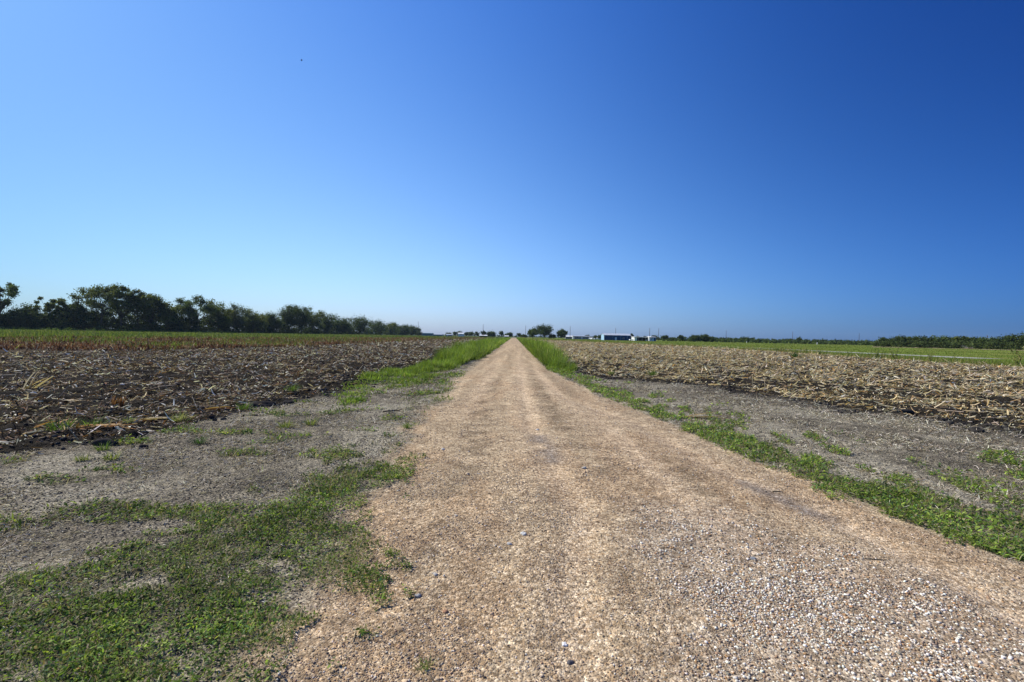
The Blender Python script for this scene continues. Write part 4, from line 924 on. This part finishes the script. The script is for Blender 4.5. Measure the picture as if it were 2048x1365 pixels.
def rock(px, py, s, c, label, flat=.55, st=(1, 1), mt=None, name='stone', cat_='stone', group='larger stones on the lane', sub=2):
    x, y = G(px, py); z = float(height(np.array([x]), np.array([y]))[0])
    import bmesh
    bm = bmesh.new(); bmesh.ops.create_icosphere(bm, subdivisions=3, radius=1); V = np.array([v.co[:] for v in bm.verts]); Fc = np.array([[q.index for q in f.verts] for f in bm.faces]); bm.free()
    sd_ = px*.37+py; nn = np.zeros(len(V))
    for q, am in ((1.1, .35), (2.3, .18), (5, .07)): nn += am*(vnoise(V[:, 0]*q+sd_, V[:, 1]*q+V[:, 2]*q*.7, 1, 3)-.5)*2
    V = V*(1+nn)[:, None]*np.array([s*st[0], s*st[1], s*flat]); a = px*1.7; ca, sa = math.cos(a), math.sin(a)
    if st == (1, 1): V[:, :2] = V[:, :2] @ np.array([[ca, sa], [-sa, ca]])
    o = mesh(name, V, Fc, mt or M_stone, np.tile(np.array(c), (len(V), 1)), None, True); o.location = (x, y, z+s*flat*.35); tag(o, label, cat_, group)
for a in [(1047, 1082, .024, (.52, .51, .47), 'pale bluish grey stone in the middle of the lane'), (1019, 1101, .017, (.47, .45, .41), 'smaller grey stone beside the pale bluish one'),
          (796, 1304, .012, (.50, .32, .18), 'elongated orange pebble by the thin grass'), (890, 1236, .018, (.34, .19, .11), 'reddish brown flat stone left of the lane center'),
          (835, 1203, .016, (.33, .32, .30), 'blue grey stone at the gravel edge'), (871, 1160, .014, (.45, .42, .37), 'light grey stone at the left gravel edge'),
          (912, 1042, .018, (.50, .44, .36), 'buff stone on the left side of the lane'), (935, 957, .022, (.52, .40, .26), 'yellowish stone farther up the left side of the lane'),
          (1128, 1303, .014, (.74, .72, .68), 'bright white stone at the bottom middle of the lane'), (983, 1243, .012, (.52, .36, .22), 'small orange stone right of the straws'),
          (1168, 948, .030, (.52, .49, .43), 'pale rock fragment on the lane crest'), (886, 905, .022, (.48, .47, .45), 'pale grey stone near the left shoulder'),
          (1075, 866, .03, (.60, .58, .54), 'whitish stone above the dark rut patch'), (1505, 1135, .018, (.20, .21, .22), 'dark slate stone among the white gravel'),
          (958, 1130, .013, (.38, .28, .20), 'brown stone on the left half of the lane'), (1140, 1340, .014, (.12, .11, .11), 'blackish stone near the bottom edge')]:
    rock(*a)
DKS = (.040, .036, .033)
for px, py, s, lb, st in [(215, 893, .13, 'big dark clod of earth in front of the husk drift', (1.3, .6)), (520, 812, .19, 'long dark clod mound at the left field edge', (1.6, .7)),
                      (575, 806, .13, 'dark clod at the right end of the clod mound', (1.2, .8)), (1952, 866, .13, 'large dark clod at the front of the tan field', (1.2, .8)),
                      (1800, 825, .16, 'dark crumbly clod under the tan residue', (1.4, .9)), (1393, 835, .03, 'small dark clod by the yellow husk', (1, 1.01))]:
    rock(px, py, s, DKS, lb, .45, st, M_clod, 'soil_clod', 'clod', 'large clods on the field edges')

# ---------------------------------------------------------------- the bird
x, y, z = AT(603, 121, 60); root = empty('bird', (x, y, z), .5); tag(root, 'tiny dark bird flying high in the left part of the sky', 'bird')
P_bird = paint('dark_feathers', (.03, .03, .035), .8, .1, 8); m = MB()
m.tube([(.13, 0, .0), (.10, 0, .01), (.05, 0, 0), (-.03, 0, 0), (-.09, 0, .0), (-.15, 0, .0)], [.006, .022, .036, .034, .018, .012], 8); m.build('body', P_bird, root, True)
for s in (-1, 1):
    v = [(.05, s*.02, .01), (.07, s*.12, .05), (.02, s*.24, .03), (-.04, s*.13, .035), (-.05, s*.02, .01)]; v = v+[(a, b_, c_-.006) for a, b_, c_ in v]
    m = MB(); m.add(v, [(0, 1, 2, 3, 4), (9, 8, 7, 6, 5)]+[(i, 5+i, 5+(i+1) % 5, (i+1) % 5) for i in range(5)]); m.build('wing', P_bird, root)

# ---------------------------------------------------------------- sun and sky
SUN_AZ, SUN_EL = math.radians(-66), math.radians(41)      # azimuth measured from the view direction, negative = left
sd = bpy.data.lights.new('sun', 'SUN'); sd.energy = 5.0; sd.angle = math.radians(.53); sd.color = (1, .94, .83)
so = bpy.data.objects.new('sun', sd); col.objects.link(so)
to_sun = Vector((math.sin(SUN_AZ)*math.cos(SUN_EL), math.cos(SUN_AZ)*math.cos(SUN_EL), math.sin(SUN_EL)))
so.rotation_euler = to_sun.to_track_quat('Z', 'Y').to_euler()
w = bpy.data.worlds.new('World'); scene.world = w; w.use_nodes = True; nt = w.node_tree; nt.nodes.clear()
sk = nt.nodes.new('ShaderNodeTexSky'); sk.sky_type = 'NISHITA'; sk.sun_disc = False; sk.sun_elevation = SUN_EL; sk.sun_rotation = SUN_AZ
sk.altitude = 50; sk.air_density = 1.0; sk.dust_density = .6; sk.ozone_density = 2.0
bg = nt.nodes.new('ShaderNodeBackground'); ou = nt.nodes.new('ShaderNodeOutputWorld'); bg.inputs[1].default_value = .091
# deeper blue away from the sun and a cooler horizon, as a function of the direction in the world
tc = nt.nodes.new('ShaderNodeTexCoord'); sx = nt.nodes.new('ShaderNodeSeparateXYZ'); nt.links.new(tc.outputs['Generated'], sx.inputs[0])
def wm(op, a, b=0.0, c=0.0):
    n = nt.nodes.new('ShaderNodeMath'); n.operation = op
    for s, v in zip(n.inputs, (a, b, c)):
        if isinstance(v, bpy.types.NodeSocket): nt.links.new(v, s)
        else: s.default_value = v
    return n.outputs[0]
dx = wm('MAXIMUM', wm('MINIMUM', sx.outputs[0], .8), -.8); dz = wm('MAXIMUM', sx.outputs[2], 0.0)
xx = wm('MULTIPLY', dx, dx); xz = wm('MULTIPLY', dx, dz); hz = wm('EXPONENT', wm('MULTIPLY', dz, -11.1))
KS = [[0.132, 0.269, 0.392], [-0.74, -0.40, 0.0], [-1.864, -0.798, 0.095], [-2.175, -1.412, -0.964], [-1.386, -0.825, -0.638], [-0.62, -0.46, 0.06]]
cc = nt.nodes.new('ShaderNodeCombineColor')
for i in range(3):
    e = KS[0][i]
    for k, v in zip(KS[1:], (dx, dz, xx, xz, hz)): e = wm('MULTIPLY_ADD', v, k[i], e)
    nt.links.new(wm('EXPONENT', e), cc.inputs[i])
mx = nt.nodes.new('ShaderNodeMix'); mx.data_type = 'RGBA'; mx.blend_type = 'MULTIPLY'; mx.inputs[0].default_value = 1
nt.links.new(sk.outputs[0], mx.inputs[6]); nt.links.new(cc.outputs[0], mx.inputs[7])
nt.links.new(mx.outputs[2], bg.inputs[0]); nt.links.new(bg.outputs[0], ou.inputs[0])
vs = scene.view_settings; vs.view_transform = 'Standard'; vs.look = 'None'; vs.exposure = .28; vs.gamma = 1

# ---------------------------------------------------------------- thin summer haze
hb = MB(); hb.box(-3200, 3200, -3200, 3200, -1.5, 62)
hm = bpy.data.materials.new('haze_air'); hm.use_nodes = True; hn = hm.node_tree; hn.nodes.clear()
pv = hn.nodes.new('ShaderNodeVolumePrincipled'); pv.inputs['Color'].default_value = (.62, .80, 1, 1); pv.inputs['Density'].default_value = 0.00006; pv.inputs['Anisotropy'].default_value = .2
ho = hn.nodes.new('ShaderNodeOutputMaterial'); hn.links.new(pv.outputs[0], ho.inputs['Volume'])
tag(hb.build('haze', hm), kind='stuff', label='thin pale summer haze over the fields', cat='haze')
